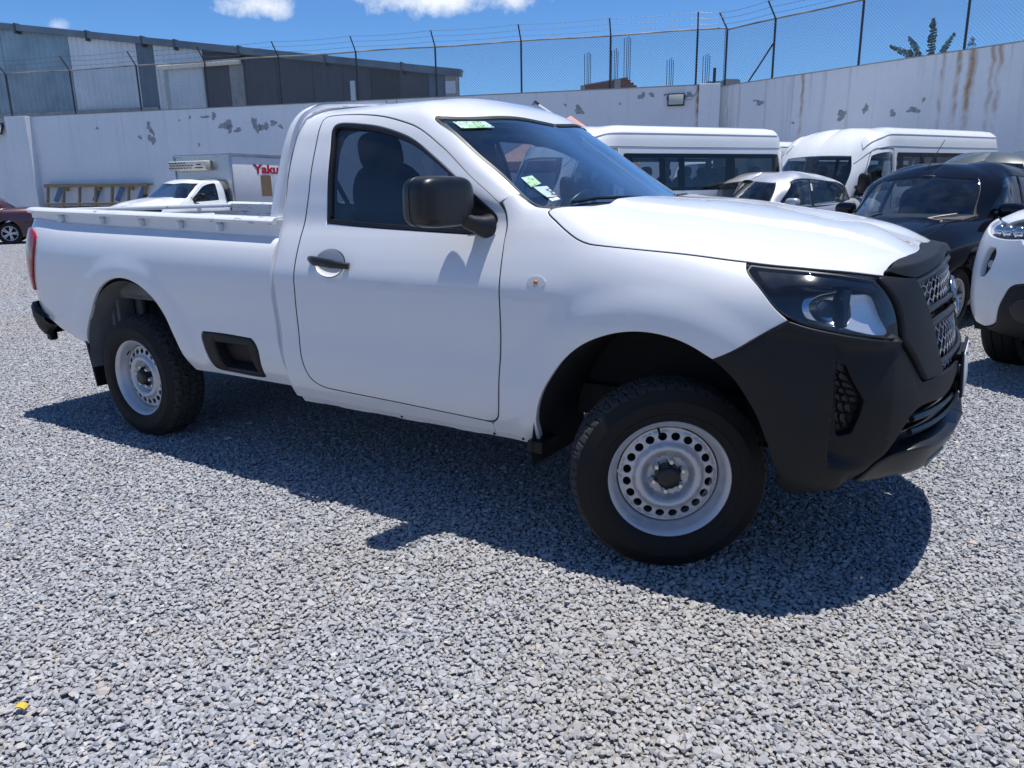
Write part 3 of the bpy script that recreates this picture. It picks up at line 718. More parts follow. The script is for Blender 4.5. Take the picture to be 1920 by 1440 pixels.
for sd, nm in ((1, 'door'), (-1, 'door')):
    dr = panel(nm, CAB, door_out, WP, truck, holes=[WIN, ellipse_pts((-1.517, .682), .0885, .0605, 44)], sides=(sd,), step=.03 if sd == 1 else .06, depth=.03, gap=.0028)
    wp = WIN if area2(WIN) > 0 else WIN[::-1]
    seal_in, _ = offset_poly(wp, .020)
    panel('window_seal', CAB, wp, M['seal_rubber'], dr, holes=[seal_in], sides=(sd,), step=.03, depth=.02, off=.003, gap=.0005, round_=.004, drop=.003)
    gl, _ = offset_poly(wp, .012)
    panel('window_glass', CAB, gl, M['tint_glass'], dr, sides=(sd,), step=.06, depth=0, off=-.012, gap=0, round_=0)
    # the black triangle the mirror stands on
    tri = curve([(-.845, 1.105), (-.832, 1.106), (-.697, .979), (-.680, .930), (-.684, .872), (-.704, .844), (-.80, .832)], [(-.80, .832), (-.845, 1.105)])
    panel('mirror_triangle', CAB, tri, BP, dr, sides=(sd,), step=.03, depth=.01, off=.006, gap=.001)
    inn = offset_poly(door_out if area2(door_out) > 0 else door_out[::-1], .03)[0]
    panel('door_inner', CAB, inn, M['dash_plastic'], dr, holes=[WIN], sides=(sd,), step=.08, depth=0, off=-.06, gap=0, round_=0)
    # handle in its round scoop
    hc = (-1.517, .682)
    P0 = CAB(np.array([hc[0]]), np.array([hc[1]]))[0]*np.array([1, sd, 1])
    h = MB(); pts = []; rad = []
    for t in np.linspace(0, 1, 13):
        x = -1.637+t*.245; k = math.sin(math.pi*t); s_ = .699-.024*t
        q = CAB(np.array([x]), np.array([s_]))[0]; pts.append((q[0], (q[1]-.006-.026*min(1, k*1.6))*sd, q[2])); rad.append(.0135+.0075*min(1, k*1.5) if t < .75 else .014+.004*(1-t)*4)
    h.tube(pts, rad, 12); h.build('door_handle', M['satin_black'], dr, smooth=.7)
    def scoop(u, s):           # rounded recess behind the handle
        k = np.clip(1-((u-hc[0])/.088)**2-((s-hc[1])/.060)**2, 0, 1); return CAB(u, s)-normals_of(CAB, u, s)*(.026*np.sqrt(k))[..., None]
    panel('handle_scoop', scoop, ellipse_pts(hc, .0885, .0605, 44), WP, dr, sides=(sd,), step=.010, depth=0, gap=0, round_=0)
    lock = CAB(np.array([-1.625]), np.array([.698]))[0]; MB().ball((lock[0], (lock[1]-.019)*sd, lock[2]), (.006, .004, .006), 10, 6).build('lock', M['chrome'], dr)
    # mirror
    mh = MB().ball((0, 0, 0), (.080, .137, .094), 40, 24, .47)
    Tm = Matrix.Translation((-.825, -.965*sd, 1.332)) @ Matrix.Rotation(-.17*sd, 4, 'Z')
    mir = mh.build('side_mirror', M['mirror_black'], truck, mat4=Tm, smooth=1.2)
    MB().prism([(p[0], p[1]) for p in ellipse_pts((0, .0), .098, .062, 28, 0, .55)], -.0818, -.074, 'x').build('mirror_glass', M['chrome'], mir, mat4=Tm @ Matrix.Translation((.0, 0, .0)), smooth=.4)
    seam = MB().tube([(.081*math.cos(a)*.0-.012, .1375*np.sign(math.cos(a))*abs(math.cos(a))**.47, .0945*np.sign(math.sin(a))*abs(math.sin(a))**.47) for a in np.linspace(0, 2*math.pi, 50)], .0016, 5, caps=False)
    seam.build('mirror_seam', M['seal_rubber'], mir, mat4=Tm)
    arm = MB().tube([(-.715, -.805*sd, 1.235), (-.722, -.845*sd, 1.24), (-.745, -.875*sd, 1.252), (-.775, -.905*sd, 1.275)], [.050, .038, .030, .028], 16)
    arm.build('mirror_arm', M['mirror_black'], mir, smooth=1.0)
# ---- front wings, bonnet, lamps, bumper
FEND_REAR = [(-.664, .926), (-.640, .905), (-.624, .869), (-.623, .801), (-.617, .727), (-.607, .5), (-.622, .301), (-.650, .09), (-.690, .045), (-.690, 0)]
ARCH_F = [(-.470, .0), (-.462, .108), (-.430, .216), (-.378, .307), (-.314, .385), (-.223, .462), (-.117, .515), (-.019, .536), (.08, .534), (.153, .517), (.233, .477)]
HOOD = [(-.458, .952), (-.467, .937), (-.455, .917), (-.424, .895), (-.369, .863), (-.310, .840), (-.263, .836), (-.212, .845), (.025, .884), (.31, .909)]
HOOD2 = [(.31, .909), (.448, .913), (.539, .912), (.66, .905), (.791, .882)]
fender = curve(FEND_REAR, [(-.690, 0), (-.470, 0)], ARCH_F, [(.233, .477), (.459, .660)], [(.459, .660), (.415, .702), (.368, .778), (.318, .868), (.312, .890)], [(.312, .890), (.31, .909)], HOOD[::-1], [(-.458, .952), (-.504, .977), (-.562, 1.028), (-.610, 1.005)], [(-.610, 1.005), (-.664, .926)])
for sd in (1, -1):
    fo = panel('front_wing', FRONT, fender, WP, truck, sides=(sd,), step=.026 if sd == 1 else .05, depth=.03, gap=.0022)
    ind = panel('wing_repeater', FRONT, ellipse_pts((-.449, .653), .040, .022, 32), M['clear_lens'], fo, sides=(sd,), step=.01, depth=.01, off=.008, round_=.006, drop=.005)
    panel('repeater_base', FRONT, ellipse_pts((-.449, .653), .042, .024, 32), M['lamp_white'], fo, sides=(sd,), step=.012, depth=.004, off=.002, round_=0)
    q = FRONT(np.array([-.449]), np.array([.653]))[0]; MB().ball((q[0], (q[1]-.006)*sd, q[2]), (.010, .006, .007), 10, 6).build('repeater_bulb', M['amber'], fo)
hood = curve(HOOD, HOOD2, [(.791, .882), (.828, .922), (.886, .954), (1.0, .976), (1.15, .985), (1.52, .985)], [(1.52, .985), (1.52, FE)], [(1.52, FE), (-.25, FE)], [(-.25, FE), (-.285, 1.30), (-.33, 1.12), (-.395, .99), (-.458, .952)])
panel('bonnet', FRONT, hood, WP, truck, sides=(1, -1), open_y=True, step=.028, depth=.025, gap=.0022)
cowl = MB(); V = []
for sdd in (1,):
    ys = np.linspace(-.70, .70, 25)
    rows = [[(-.30-.30*(y/.70)**2*.62+dx, y, z-.02*(y/.7)**2) for y in ys] for dx, z in ((-.055, 1.285), (.01, 1.275), (.08, 1.25), (.14, 1.20))]
    n = len(ys); V = [p for r_ in rows for p in r_]; F = [(i*n+j, i*n+j+1, (i+1)*n+j+1, (i+1)*n+j) for i in range(3) for j in range(n-1)]
    mesh_obj('cowl', V, F, M['satin_black'], truck, smooth=.6)
HEAD = curve([(.326, .905), (.314, .880), (.325, .855), (.368, .778), (.415, .702), (.467, .665), (.514, .650), (.631, .637), (.758, .625), (.853, .613)], [(.853, .613), (.849, .659), (.830, .727), (.792, .795), (.751, .868)], [(.751, .868), (.631, .897), (.539, .906), (.448, .909), (.326, .905)], step=.015)
surf_off = lambda S, off: (lambda u, s: S(u, s)+normals_of(S, u, s)*off)
for sd in (1, -1):
    hl = panel('headlight', FRONT, HEAD, M['gloss_black'], truck, sides=(sd,), step=.03, depth=-.055, off=-.060, gap=.004, round_=0)
    panel('lens', FRONT, HEAD, M['clear_lens'], hl, sides=(sd,), step=.025, depth=.008, off=-.001, gap=.003, round_=.005, drop=.003)
    hp = HEAD if area2(HEAD) > 0 else HEAD[::-1]
    panel('lamp_gasket', FRONT, hp, M['seal_rubber'], hl, holes=[offset_poly(hp, .007)[0]], sides=(sd,), step=.03, depth=.01, off=-.004, gap=.0008, round_=0)
    topb = curve([(.345, .893), (.40, .80), (.44, .83), (.56, .842), (.70, .83), (.785, .800)], [(.785, .800), (.748, .862), (.631, .890), (.448, .902), (.345, .893)])
    panel('lamp_brow', FRONT, topb, M['gloss_black'], hl, sides=(sd,), step=.03, depth=.03, off=-.012, gap=0, round_=.004)
    # bulb reflector and the daytime-light reflector
    def refl(name, poly, base, deep, c, mat):
        P = np.asarray(poly); S0 = FRONT
        def sf(u, s):
            k = np.clip(1-((u-c[0])**2/c[2]**2+(s-c[1])**2/c[3]**2), 0, 1)
            return S0(u, s)+normals_of(S0, u, s)*(base-deep*np.sqrt(k))[..., None]
        return panel(name, sf, P, mat, hl, sides=(sd,), step=.012, depth=.02, gap=0, round_=.002, drop=.001)
    refl('bulb_reflector', curve([(.622, .825), (.575, .812), (.535, .775), (.522, .735), (.545, .685), (.590, .664), (.622, .662)], [(.622, .662), (.622, .825)], step=.012), -.016, .052, (.600, .742, .085, .09), M['chrome'])
    refl('day_reflector', curve([(.675, .800), (.765, .795), (.815, .70), (.832, .640), (.72, .648), (.655, .660)], [(.655, .660), (.690, .70), (.675, .800)]), -.022, .03, (.75, .72, .12, .12), M['reflector'])
    q = FRONT(np.array([.575]), np.array([.742]))[0]; nq = normals_of(FRONT, np.array([.575]), np.array([.742]))[0]
    b0 = (q-nq*.055)*np.array([1, sd, 1]); b1 = (q-nq*.022)*np.array([1, sd, 1]); MB().tube([b0, b1], [.012, .009], 10).build('bulb', M['clear_lens'], hl)
    panel('lamp_divider', FRONT, curve([(.640, .66), (.652, .66)], [(.652, .66), (.668, .82)], [(.668, .82), (.640, .82)], [(.640, .82), (.640, .66)]), M['gloss_black'], hl, sides=(sd,), step=.03, depth=.05, off=-.016, gap=0, round_=0)
# grille surround, garnish, grille
vs_ = curve([(.853, .613), (.849, .659), (.830, .727), (.792, .795), (.754, .868)], [(.754, .868), (.791, .878), (.944, .838)], [(.944, .838), (.962, .800), (1.058, .596), (1.118, .478)], [(1.118, .478), (1.10, .455), (.985, .462)], [(.985, .462), (.915, .555), (.868, .600), (.853, .613)])
garn = curve([(.791, .884), (.828, .922), (.886, .954), (1.0, .976), (1.15, .985), (1.52, .985)], [(1.52, .985), (1.52, .862)], [(1.52, .862), (1.25, .850), (1.05, .838), (.944, .836)], [(.944, .836), (.791, .884)])
def garn_surf(u, s):
    t = np.clip((s-.845)/.135, 0, 1); return FRONT(u, s)+normals_of(FRONT, u, s)*(.010*(1-t)+.020*np.minimum(t/.42, (1-t)/.58))[..., None]
panel('grille_garnish', garn_surf, garn, BP, truck, sides=(1, -1), open_y=True, step=.016, depth=.03, off=0, round_=0)
for sd in (1, -1): panel('grille_surround', FRONT, vs_, BP, truck, sides=(sd,), step=.03, depth=.05, off=.012, round_=.010, drop=.005, gap=.003)
gr_out = curve([(.944, .836), (1.05, .838), (1.25, .85), (1.52, .862)], [(1.52, .862), (1.52, .44)], [(1.52, .44), (1.10, .45)], [(1.10, .45), (1.058, .596), (.962, .800), (.944, .836)])
gr = panel('grille', FRONT, gr_out, M['gloss_black'], truck, sides=(1, -1), open_y=True, step=.06, depth=-.05, off=-.055, round_=0, gap=0)
def fpt(u, s, off, sd=1):
    uu = np.array([u]); ss = np.array([s]); p = FRONT(uu, ss)[0]+normals_of(FRONT, uu, ss)[0]*off
    return (p[0], p[1]*sd, p[2])
def gl_u(s): return .944+(.836-s)*.44     # left edge of the opening
def bar_on(name, s, r, off, mat, ext=.0):
    w = MB()
    L = [fpt(u, s, off, 1) for u in np.linspace(gl_u(s)+ext, 1.52, 14)]; Rr = [fpt(u, s, off, -1) for u in np.linspace(1.52, gl_u(s)+ext, 14)]
    w.tube(L+Rr[1:], r, 8); return w.build(name, mat, gr, smooth=.8)
for s, r, off, mt in ((.825, .016, -.018, 'satin_black'), (.665, .010, -.012, 'satin_black'), (.618, .016, -.016, 'satin_black'), (.49, .010, -.012, 'satin_black')):
    bar_on('grille_bar', s, r, off, M[mt])
def hexmesh(name, s0, s1, cell, off, mat):
    w = MB(); ch = cell*.62; rows = int((s1-s0)/ch)+1
    for sd in (1, -1):
        for i in range(rows+1):
            for j in range(0, 40):
                u = 1.52-j*cell*.5; s = s0+i*ch
                if s > s1+1e-6 or u < gl_u(s)+.012: continue
                if (i+j) % 2: continue
                for du, dsx in ((-.5, 1), (.5, 1)):
                    u2 = u+du*cell; s2 = s+dsx*ch
                    if u2 > 1.521 or s2 > s1+.004 or u2 < gl_u(s2)+.008: continue
                    a = Vector(fpt(u, s, off, sd)); b = Vector(fpt(u2, s2, off, sd)); d = b-a
                    # honeycomb: vertical stub, slanted run
                    m1 = a+Vector((0, 0, d.z*.28)); m2 = b-Vector((0, 0, d.z*.28))
                    w.tube([a, m1, m2, b], .0028, 4, caps=False)
    return w.build(name, mat, gr, smooth=1.0)
hexmesh('grille_mesh', .675, .815, .056, -.022, M['trim_silver'])
hexmesh('grille_mesh', .50, .605, .056, -.024, M['trim_silver'])
hexmesh('grille_mesh', .445, .482, .056, -.024, M['trim_silver'])
# badge: ring with a name bar
bc = Vector(fpt(1.52, .655, -.016)); nb = Vector(normals_of(FRONT, np.array([1.52]), np.array([.655]))[0]); nb.y = 0; nb.normalize()
Rb = Matrix((Vector((0, -1, 0)), nb.cross(Vector((0, -1, 0))), nb)).transposed()  # x: to truck's right hand seen from front -> -y..., z: out
Rb = Matrix((Vector((0, 1, 0)), nb.cross(Vector((0, 1, 0))), nb)).transposed(); B4 = Matrix.Translation(bc) @ Rb.to_4x4()
ring = MB()
for a0, a1 in ((.28, math.pi-.28), (math.pi+.28, 2*math.pi-.28)):
    ring.tube([B4 @ Vector((.070*math.cos(t), .066*math.sin(t), .008)) for t in np.linspace(a0, a1, 20)], .0085, 8)
bd = ring.build('badge', M['chrome'], gr, smooth=1)
MB().lathe([(.0001, -.01), (.075, -.01), (.080, -.02), (.080, -.045)], 32, 'z').build('badge_plinth', M['satin_black'], bd, mat4=B4, smooth=.5)
MB().box((0, 0, .004), (.155, .026, .012)).build('badge_bar', M['satin_black'], bd, mat4=B4, bevel=.002)
text_obj('badge_lettering', 'NISSAN', .026, M['chrome'], bd, B4 @ Matrix.Translation((0, 0, .0115)), depth=.002, font_bold=.0006, width=.135)
# bumper
pocket = curve([(.640, .548), (.665, .545)], [(.665, .545), (.700, .470), (.730, .405)], [(.730, .405), (.722, .35), (.700, .29)], [(.700, .29), (.655, .275), (.648, .29), (.636, .40), (.634, .50), (.640, .548)], step=.015)
bump = curve([(.233, .477), (.459, .660)], [(.459, .660), (.514, .648), (.631, .634), (.758, .622), (.853, .610)], [(.853, .610), (.868, .597), (.915, .552), (.985, .458)], [(.985, .458), (1.10, .450), (1.52, .438)], [(1.52, .438), (1.52, .345)], [(1.52, .345), (1.15, .345), (.985, .350), (.932, .328)], [(.932, .328), (.83, .222), (.735, .118)], [(.735, .118), (.68, .082), (.605, .053), (.530, .022), (.492, .020), (.470, .034), (.462, .06)], [(.462, .06), (.447, .11), (.423, .193), (.382, .285), (.338, .35), (.290, .418), (.233, .477)])
def bump_surf(u, s):
    P = FRONT(u, s); N = normals_of(FRONT, u, s)
    # creased corner: the face turns at u=.62; scooped below the lamp
    k = -.042*smooth01((u-.615)/.016)*np.clip((.83-u)/.21, 0, 1)*smooth01((s-.165)/.05)*smooth01((.598-s)/.016)
    lip = .016*smooth01((s-.598)/.014)*smooth01((u-.3)/.2)
    fold = -.020*smooth01((.30+.35*(u-1.0)-s)/.10)*smooth01((u-.66)/.06)        # the face folds under towards the intake
    return P+N*(k+lip+fold)[..., None]
bm_ = panel('front_bumper', bump_surf, bump, BP, truck, holes=[pocket], sides=(1, -1), open_y=True, step=.015, depth=.045, gap=.002, round_=.006, drop=.003)
for sd in (1, -1):
    fp = panel('fog_pocket', bump_surf, offset_poly(pocket if area2(pocket) > 0 else pocket[::-1], -.004)[0], M['satin_black'], bm_, sides=(sd,), step=.03, depth=0, off=-.038, gap=0, round_=0)
    w = MB()
    for s in np.arange(.285, .55, .036):
        for j, u in enumerate(np.arange(.632, .74, .030)):
            c = np.array([[u+(.015 if int(round(s/.036)) % 2 else 0), s]])
            if not in_poly(c[:, 0], c[:, 1], pocket)[0]: continue
            pl = ellipse_pts(c[0], .017, .019, 7, .5)[:6]
            Q = [bump_surf(np.array([a]), np.array([b]))[0]+normals_of(bump_surf, np.array([a]), np.array([b]))[0]*-.030 for a, b in pl]
            w.tube([(q[0], q[1]*sd, q[2]) for q in Q], .0028, 4, caps=False)
    w.build('pocket_mesh', M['black_plastic'], fp, smooth=1)
SKID = curve([(.742, .104), (.84, .198), (.95, .236), (1.15, .232), (1.52, .232)], [(1.52, .232), (1.52, .110)], [(1.52, .110), (1.098, .112), (.955, .118), (.84, .104), (.742, .104)])
def skid_surf(u, s): return FRONT(u, s)+normals_of(FRONT, u, s)*(-.015+.050*smooth01((u-.80)/.25)*(.55+.45*smooth01((s-.10)/.05)))[..., None]
panel('skid_bar', skid_surf, SKID, M['satin_black'], bm_, sides=(1, -1), open_y=True, step=.02, depth=.06, round_=.008, drop=.005)
lower = curve([(.88, .40), (1.15, .40), (1.52, .40)], [(1.52, .40), (1.52, .10)], [(1.52, .10), (1.1, .10), (.90, .13)], [(.90, .16), (.88, .40)])
panel('lower_intake', FRONT, lower, M['gloss_black'], bm_, sides=(1, -1), open_y=True, step=.06, depth=0, off=-.032, gap=0, round_=0)
w = MB()
for s in (.275, .315):
    w.tube([fpt(u, s, -.014, 1) for u in np.linspace(.96, 1.52, 10)]+[fpt(u, s, -.014, -1) for u in np.linspace(1.5, .96, 10)], .012, 6)
w.build('intake_slats', M['satin_black'], bm_)
for sd in (1, -1): panel('skid_insert', skid_surf, curve([(1.06, .185), (1.2, .19), (1.2, .135)], [(1.2, .135), (1.09, .138), (1.06, .185)]), M['trim_grey'], bm_, sides=(sd,), step=.03, depth=.02, off=.006)
MB().box((.66, 0, .57), (.05, 1.30, .24)).build('splash_guard', M['chassis_black'], bm_)
# number plate
pc = Vector(fpt(1.52, .385, .004)); PL = Matrix.Translation(pc) @ Matrix.Rotation(R(-4), 4, 'Y')
pf = MB().box((0, 0, 0), (.010, .33, .175)).box((-.03, 0, .05), (.05, .25, .04)).box((-.03, 0, -.05), (.05, .25, .04)).build('plate_frame', M['black_plastic'], bm_, mat4=PL, bevel=.003)
MB().box((.0065, 0, 0), (.003, .305, .15)).build('number_plate', M['plate_white'], pf, mat4=PL, bevel=.001)
for yy in (-.10, .10):
    MB().tube([(.0, yy, .066), (.016, yy, .066)], .008, 8).build('plate_bolt', M['chrome'], pf, mat4=PL)
# ---- load bed
BED_TOP = .760
bed_arch = [(-3.595, .058), (-3.566, .135), (-3.483, .262), (-3.401, .365), (-3.272, .458), (-3.123, .494), (-2.975, .479), (-2.845, .415), (-2.763, .325), (-2.704, .215), (-2.66, .10), (-2.625, .0)]
bed_o = curve([(-4.44, .0+.165), (-4.2, .175), (-4.02, .195), (-3.866, .141), (-3.70, .095), (-3.595, .058)], bed_arch, [(-2.625, 0), (-1.80, 0)], [(-1.80, 0), (-1.845, .075), (-1.868, .14), (-1.886, .25), (-1.888, .36), (-1.888, .456), (-1.888, .60), (-1.890, .70), (-1.895, BED_TOP)], [(-1.905, BED_TOP), (-2.8, BED_TOP), (-3.8, BED_TOP), (-4.15, BED_TOP), (-4.44, BED_TOP)], [(-4.44, BED_TOP), (-4.44, .165)])
FUEL = curve([(-2.455, .250), (-2.30, .252), (-2.080, .246)], [(-2.080, .246), (-2.055, .225), (-2.040, .190), (-2.045, .07), (-2.050, .035)], [(-2.050, .035), (-2.083, .024), (-2.400, .026)], [(-2.400, .026), (-2.435, .040), (-2.452, .11), (-2.470, .225), (-2.455, .250)], step=.015)
TAIL = curve([(-3.998, .670), (-4.03, .690), (-4.10, .705), (-4.30, .705)], [(-4.30, .705), (-4.32, .60), (-4.30, .345)], [(-4.30, .345), (-4.15, .345), (-4.085, .352)], [(-4.085, .352), (-4.05, .45), (-4.00, .59), (-3.992, .64), (-3.998, .670)])
for sd in (1, -1):
    bo = panel('bed_side', BED, bed_o, WP, truck, holes=[FUEL] if sd == 1 else [], sides=(sd,), step=.03 if sd == 1 else .06, depth=.02, gap=.001)
    if sd == 1:
        fpk = panel('fuel_pocket', BED, FUEL, BP, bo, holes=[curve([(-2.37, .20), (-2.12, .20)], [(-2.12, .20), (-2.09, .06)], [(-2.09, .06), (-2.34, .06)], [(-2.34, .06), (-2.37, .20)])], sides=(1,), step=.02, depth=.07, off=.004, round_=.012, drop=.008)
        panel('pocket_floor', BED, FUEL, M['chassis_black'], fpk, sides=(1,), step=.05, depth=0, off=-.062, round_=0)
    tl = panel('tail_lamp', BED, TAIL, M['red_lens'], truck, sides=(sd,), step=.025, depth=.03, off=.014, round_=.008, drop=.005)
    panel('reverse_lens', BED, curve([(-4.05, .54), (-4.30, .54)], [(-4.30, .54), (-4.30, .44)], [(-4.30, .44), (-4.065, .44)], [(-4.065, .44), (-4.05, .54)]), M['clear_red'], tl, sides=(sd,), step=.03, depth=.004, off=.0155, round_=.003)
    # upright rail wall, shoulder to rail cap, and the rail cap itself
    xs = np.linspace(-4.19, -1.91, 40); sh = BED(xs, np.full(40, BED_TOP)); zr = 1.243+(-1.93-xs)*.0215
    yw = -.797
    V = []; F = []
    for i, x in enumerate(xs):
        e = smooth01((-4.0-x)/.15)*.02
        V += [(sh[i, 0], (sh[i, 1]-.002)*sd, sh[i, 2]-.004), (x, (yw+.0+e)*sd, sh[i, 2]+.004), (x, (yw+e)*sd, max(zr[i], sh[i, 2]+.004))]
    for i in range(39):
        for j in range(2):
            f = (i*3+j, i*3+j+1, (i+1)*3+j+1, (i+1)*3+j); F.append(f if sd == 1 else f[::-1])
    mesh_obj('rail_wall', V, F, WP, bo, smooth=.5)
    prof = [(-.826, -.008), (-.828, .006), (-.820, .017), (-.805, .023), (-.765, .025), (-.745, .020), (-.735, .010), (-.735, -.012)]
    V = []; F = []; m = len(prof); xr = np.linspace(-4.205, -1.918, 40)
    for x in xr:
        z = 1.238+(-1.93-x)*.0215; e = smooth01((-4.05-x)/.16)*.03
        V += [(x, (a+e)*sd, z+b) for a, b in prof]
    for i in range(39):
        for j in range(m-1):
            f = (i*m+j, i*m+j+1, (i+1)*m+j+1, (i+1)*m+j); F.append(f if sd == -1 else f[::-1])
        f = (i*m+m-1, i*m, (i+1)*m, (i+1)*m+m-1); F.append(f if sd == -1 else f[::-1])
    F.append(tuple(range(m))); F.append(tuple(39*m+j for j in range(m)))
    mesh_obj('rail_cap', V, F, M['worn_white'], bo, smooth=.7)
    for hx in (-3.79, -3.36, -2.985, -2.645, -2.325):
        z = 1.243+(-1.93-hx)*.0215-.037
        MB().ball((hx, (yw-.016)*sd, z), (.0135, .020, .022), 12, 8, .7).build('rope_hook', WP, bo, smooth=1.2)
    # inner skin: inside wall, ledge, wheel box
    iw = MB()
    n = 60
    V = []; F = []
    for i, x in enumerate(np.linspace(-4.20, -1.95, n)):
        z = 1.243+(-1.93-x)*.0215; rib = .006*(1 if int((x+5)/.11) % 2 else 0)
        V += [(x, -.742*sd, z+.008), (x, -.742*sd, z-.085), (x, (-.752+rib)*sd, z-.10), (x, (-.742+rib)*sd, .84), (x, -.735*sd, .80)]
    for i in range(n-1):
        for j in range(4):
            f = (i*5+j, i*5+j+1, (i+1)*5+j+1, (i+1)*5+j); F.append(f)
    mesh_obj('bed_inner_wall', V, F, M['worn_white'], bo, smooth=.4)
    wb = MB().box((-3.13, -.63*sd, .90), (1.02, .255, .22)).build('wheel_box', M['grey_primer'], bo, bevel=.05, seg=4)
    # arch lining behind the skin
    ar = MB()
    V = []; F = []; tt = np.linspace(R(14), R(186), 30)
    for t in tt:
        x, z = -3.11+.462*math.cos(t), .42+.492*math.sin(t)
        V += [(x, -.880*sd, z), (x, -.50*sd, z)]
    F = [(2*i, 2*i+1, 2*i+3, 2*i+2) for i in range(29)]
    mesh_obj('arch_lining', V, F, M['grey_primer'], bo, smooth=.6)
    st = MB()
    for x in (-3.62, -3.56, -3.50, -3.44): st.box((x, -.70*sd, .68), (.03, .10, .42))
    st.box((-3.50, -.62*sd, .70), (.24, .03, .46)); st.box((-3.11, -.49*sd, .66), (1.02, .015, .62)); st.box((-3.11, -.66*sd, .945), (.98, .36, .02)); st.build('arch_brace', M['grey_primer'], bo, bevel=.008)
    fl = MB(); fl.add([(-3.63, -.88*sd, .62), (-3.655, -.62*sd, .62), (-3.60, -.62*sd, .25), (-3.585, -.865*sd, .245), (-3.60, -.88*sd, .62), (-3.63, -.62*sd, .62), (-3.585, -.62*sd, .25), (-3.57, -.865*sd, .245)], [(0, 1, 2, 3), (7, 6, 5, 4), (0, 4, 5, 1), (1, 5, 6, 2), (2, 6, 7, 3), (3, 7, 4, 0)])
    fl.build('mud_flap', M['black_plastic'], truck, bevel=.004)
for sd in (1, -1): MB().box((-1.915, -.785*sd, .82), (.010, .17, .52)).build('gap_shade_panel', M['liner'], truck); MB().box((-1.918, -.768*sd, 1.20), (.012, .06, .10)).build('bed_front_cap', WP, truck)  # panel coloured dark to put shade into the cab-to-bed gap
bf = MB().box((-3.07, 0, .80), (2.28, 1.47, .03)); bf.build('bed_floor', M['grey_primer'], truck)
bh = MB().box((-1.942, 0, 1.02), (.035, 1.46, .44)); bh.build('bed_bulkhead', M['worn_white'], truck, bevel=.01)
tg = panel('tailgate', BED, curve([(-4.445, .24), (-4.445, .765)], [(-4.445, .765), (-5.05, .765)], [(-5.05, .765), (-5.05, .24)], [(-5.05, .24), (-4.445, .24)]), WP, truck, sides=(1, -1), open_y=True, step=.06, depth=.05)
MB().box((-4.195, 0, 1.283), (.055, 1.46, .03)).build('tailgate_top', M['worn_white'], tg, bevel=.008)
# rear corner trim of the cab: pale rolled flange standing behind the pillar
path = [(-1.955, -.772, 1.20), (-1.958, -.765, 1.27), (-1.948, -.748, 1.36), (-1.932, -.722, 1.48), (-1.914, -.692, 1.60), (-1.900, -.655, 1.685), (-1.872, -.605, 1.742), (-1.850, -.53, 1.770), (-1.82, -.45, 1.772)]
for sd in (1, -1):
    V = []; F = []
    pts = catmull(path, .03); n = len(pts)
    for i, q in enumerate(pts):
        k = i/(n-1); w_ = .040*(1-.45*k)
        a = np.array([0, -1, 0])*(1-k)+np.array([0, 0, 1])*k
        a = np.array([0, -math.cos(min(1.5, k*3.2)), math.sin(min(1.5, k*3.2))])
        prof = [np.array([w_, 0, 0])-a*.03, np.array([w_*.55, 0, 0])+a*.004, np.array([0, 0, 0])+a*.013, np.array([-w_*.7, 0, 0])+a*.010, np.array([-w_, 0, 0])-a*.002, np.array([-w_, 0, 0])-a*.03]
        V += [tuple((q+o)*np.array([1, sd, 1])) for o in prof]
    for i in range(n-1):
        for j in range(5):
            f = (i*6+j, i*6+j+1, (i+1)*6+j+1, (i+1)*6+j); F.append(f if sd == -1 else f[::-1])
    mesh_obj('rear_pillar_trim', V, F, WP, truck, smooth=.9)
# rear bumper
rb = MB(); prof = [(-4.33, .735), (-4.30, .755), (-4.20, .75), (-4.20, .60), (-4.24, .53), (-4.31, .56)]
path = [(-4.0, -.868), (-4.12, -.87), (-4.21, -.82), (-4.245, -.74), (-4.26, -.6), (-4.26, .6), (-4.245, .74), (-4.21, .82), (-4.12, .87), (-4.0, .868)]
V = []; F = []
pp = catmull(path, .04)
for i, q in enumerate(pp):
    d = pp[min(i+1, len(pp)-1)]-pp[max(i-1, 0)]; d = d/np.linalg.norm(d); nrm = np.array([d[1], -d[0]])
    nrm = -nrm if nrm @ (q-np.array([-3.2, 0])) < 0 else nrm
    t = smooth01((-4.0-q[0]+.02)/.18)
    for o, z in ((.0, .745), (.022, .742), (.032, .722), (.030, .66), (.010, .585), (-.02, .535), (-.06, .53)):
        zz = z if t > .98 else (.64+(z-.64)*(.25+.75*t))
        V.append((q[0]+nrm[0]*o, q[1]+nrm[1]*o, zz-.02))
for i in range(len(pp)-1):
    for j in range(6): F.append((i*7+j, i*7+j+1, (i+1)*7+j+1, (i+1)*7+j))
mesh_obj('rear_bumper', V, F, BP, truck, smooth=.7)
MB().box((-4.14, -.80, .50), (.05, .05, .05)).build('bumper_bracket', BP, truck, bevel=.01)
# ---- under the body
us = MB()
for sd in (1, -1): us.box((-1.9, -.45*sd, .50), (4.6, .07, .14))
us.box((-1.2, 0, .56), (1.3, 1.5, .04)); us.box((.30, 0, .55), (.8, 1.1, .12)); us.box((-3.15, 0, .36), (.10, 1.4, .10)); us.box((0, 0, .36), (.10, 1.2, .08)); us.box((-2.2, -.30, .50), (.7, .40, .18))
us.box((-2.25, -.62, .50), (.36, .16, .10)); us.box((-3.1, -.52, .42), (1.2, .06, .05)); us.box((-3.1, .52, .42), (1.2, .06, .05))
us.build('chassis', M['chassis_black'], truck, bevel=.01)
MB().ball((-3.15, 0, .37), (.15, .15, .14), 16, 10).build('differential', M['chassis_black'], truck)
ts = MB().tube([(-2.62, -.55, .50), (-2.0, -.50, .45), (-1.2, -.3, .42), (-.2, -.25, .42)], .03, 8); ts.build('exhaust_pipe', M['grey_primer'], truck)
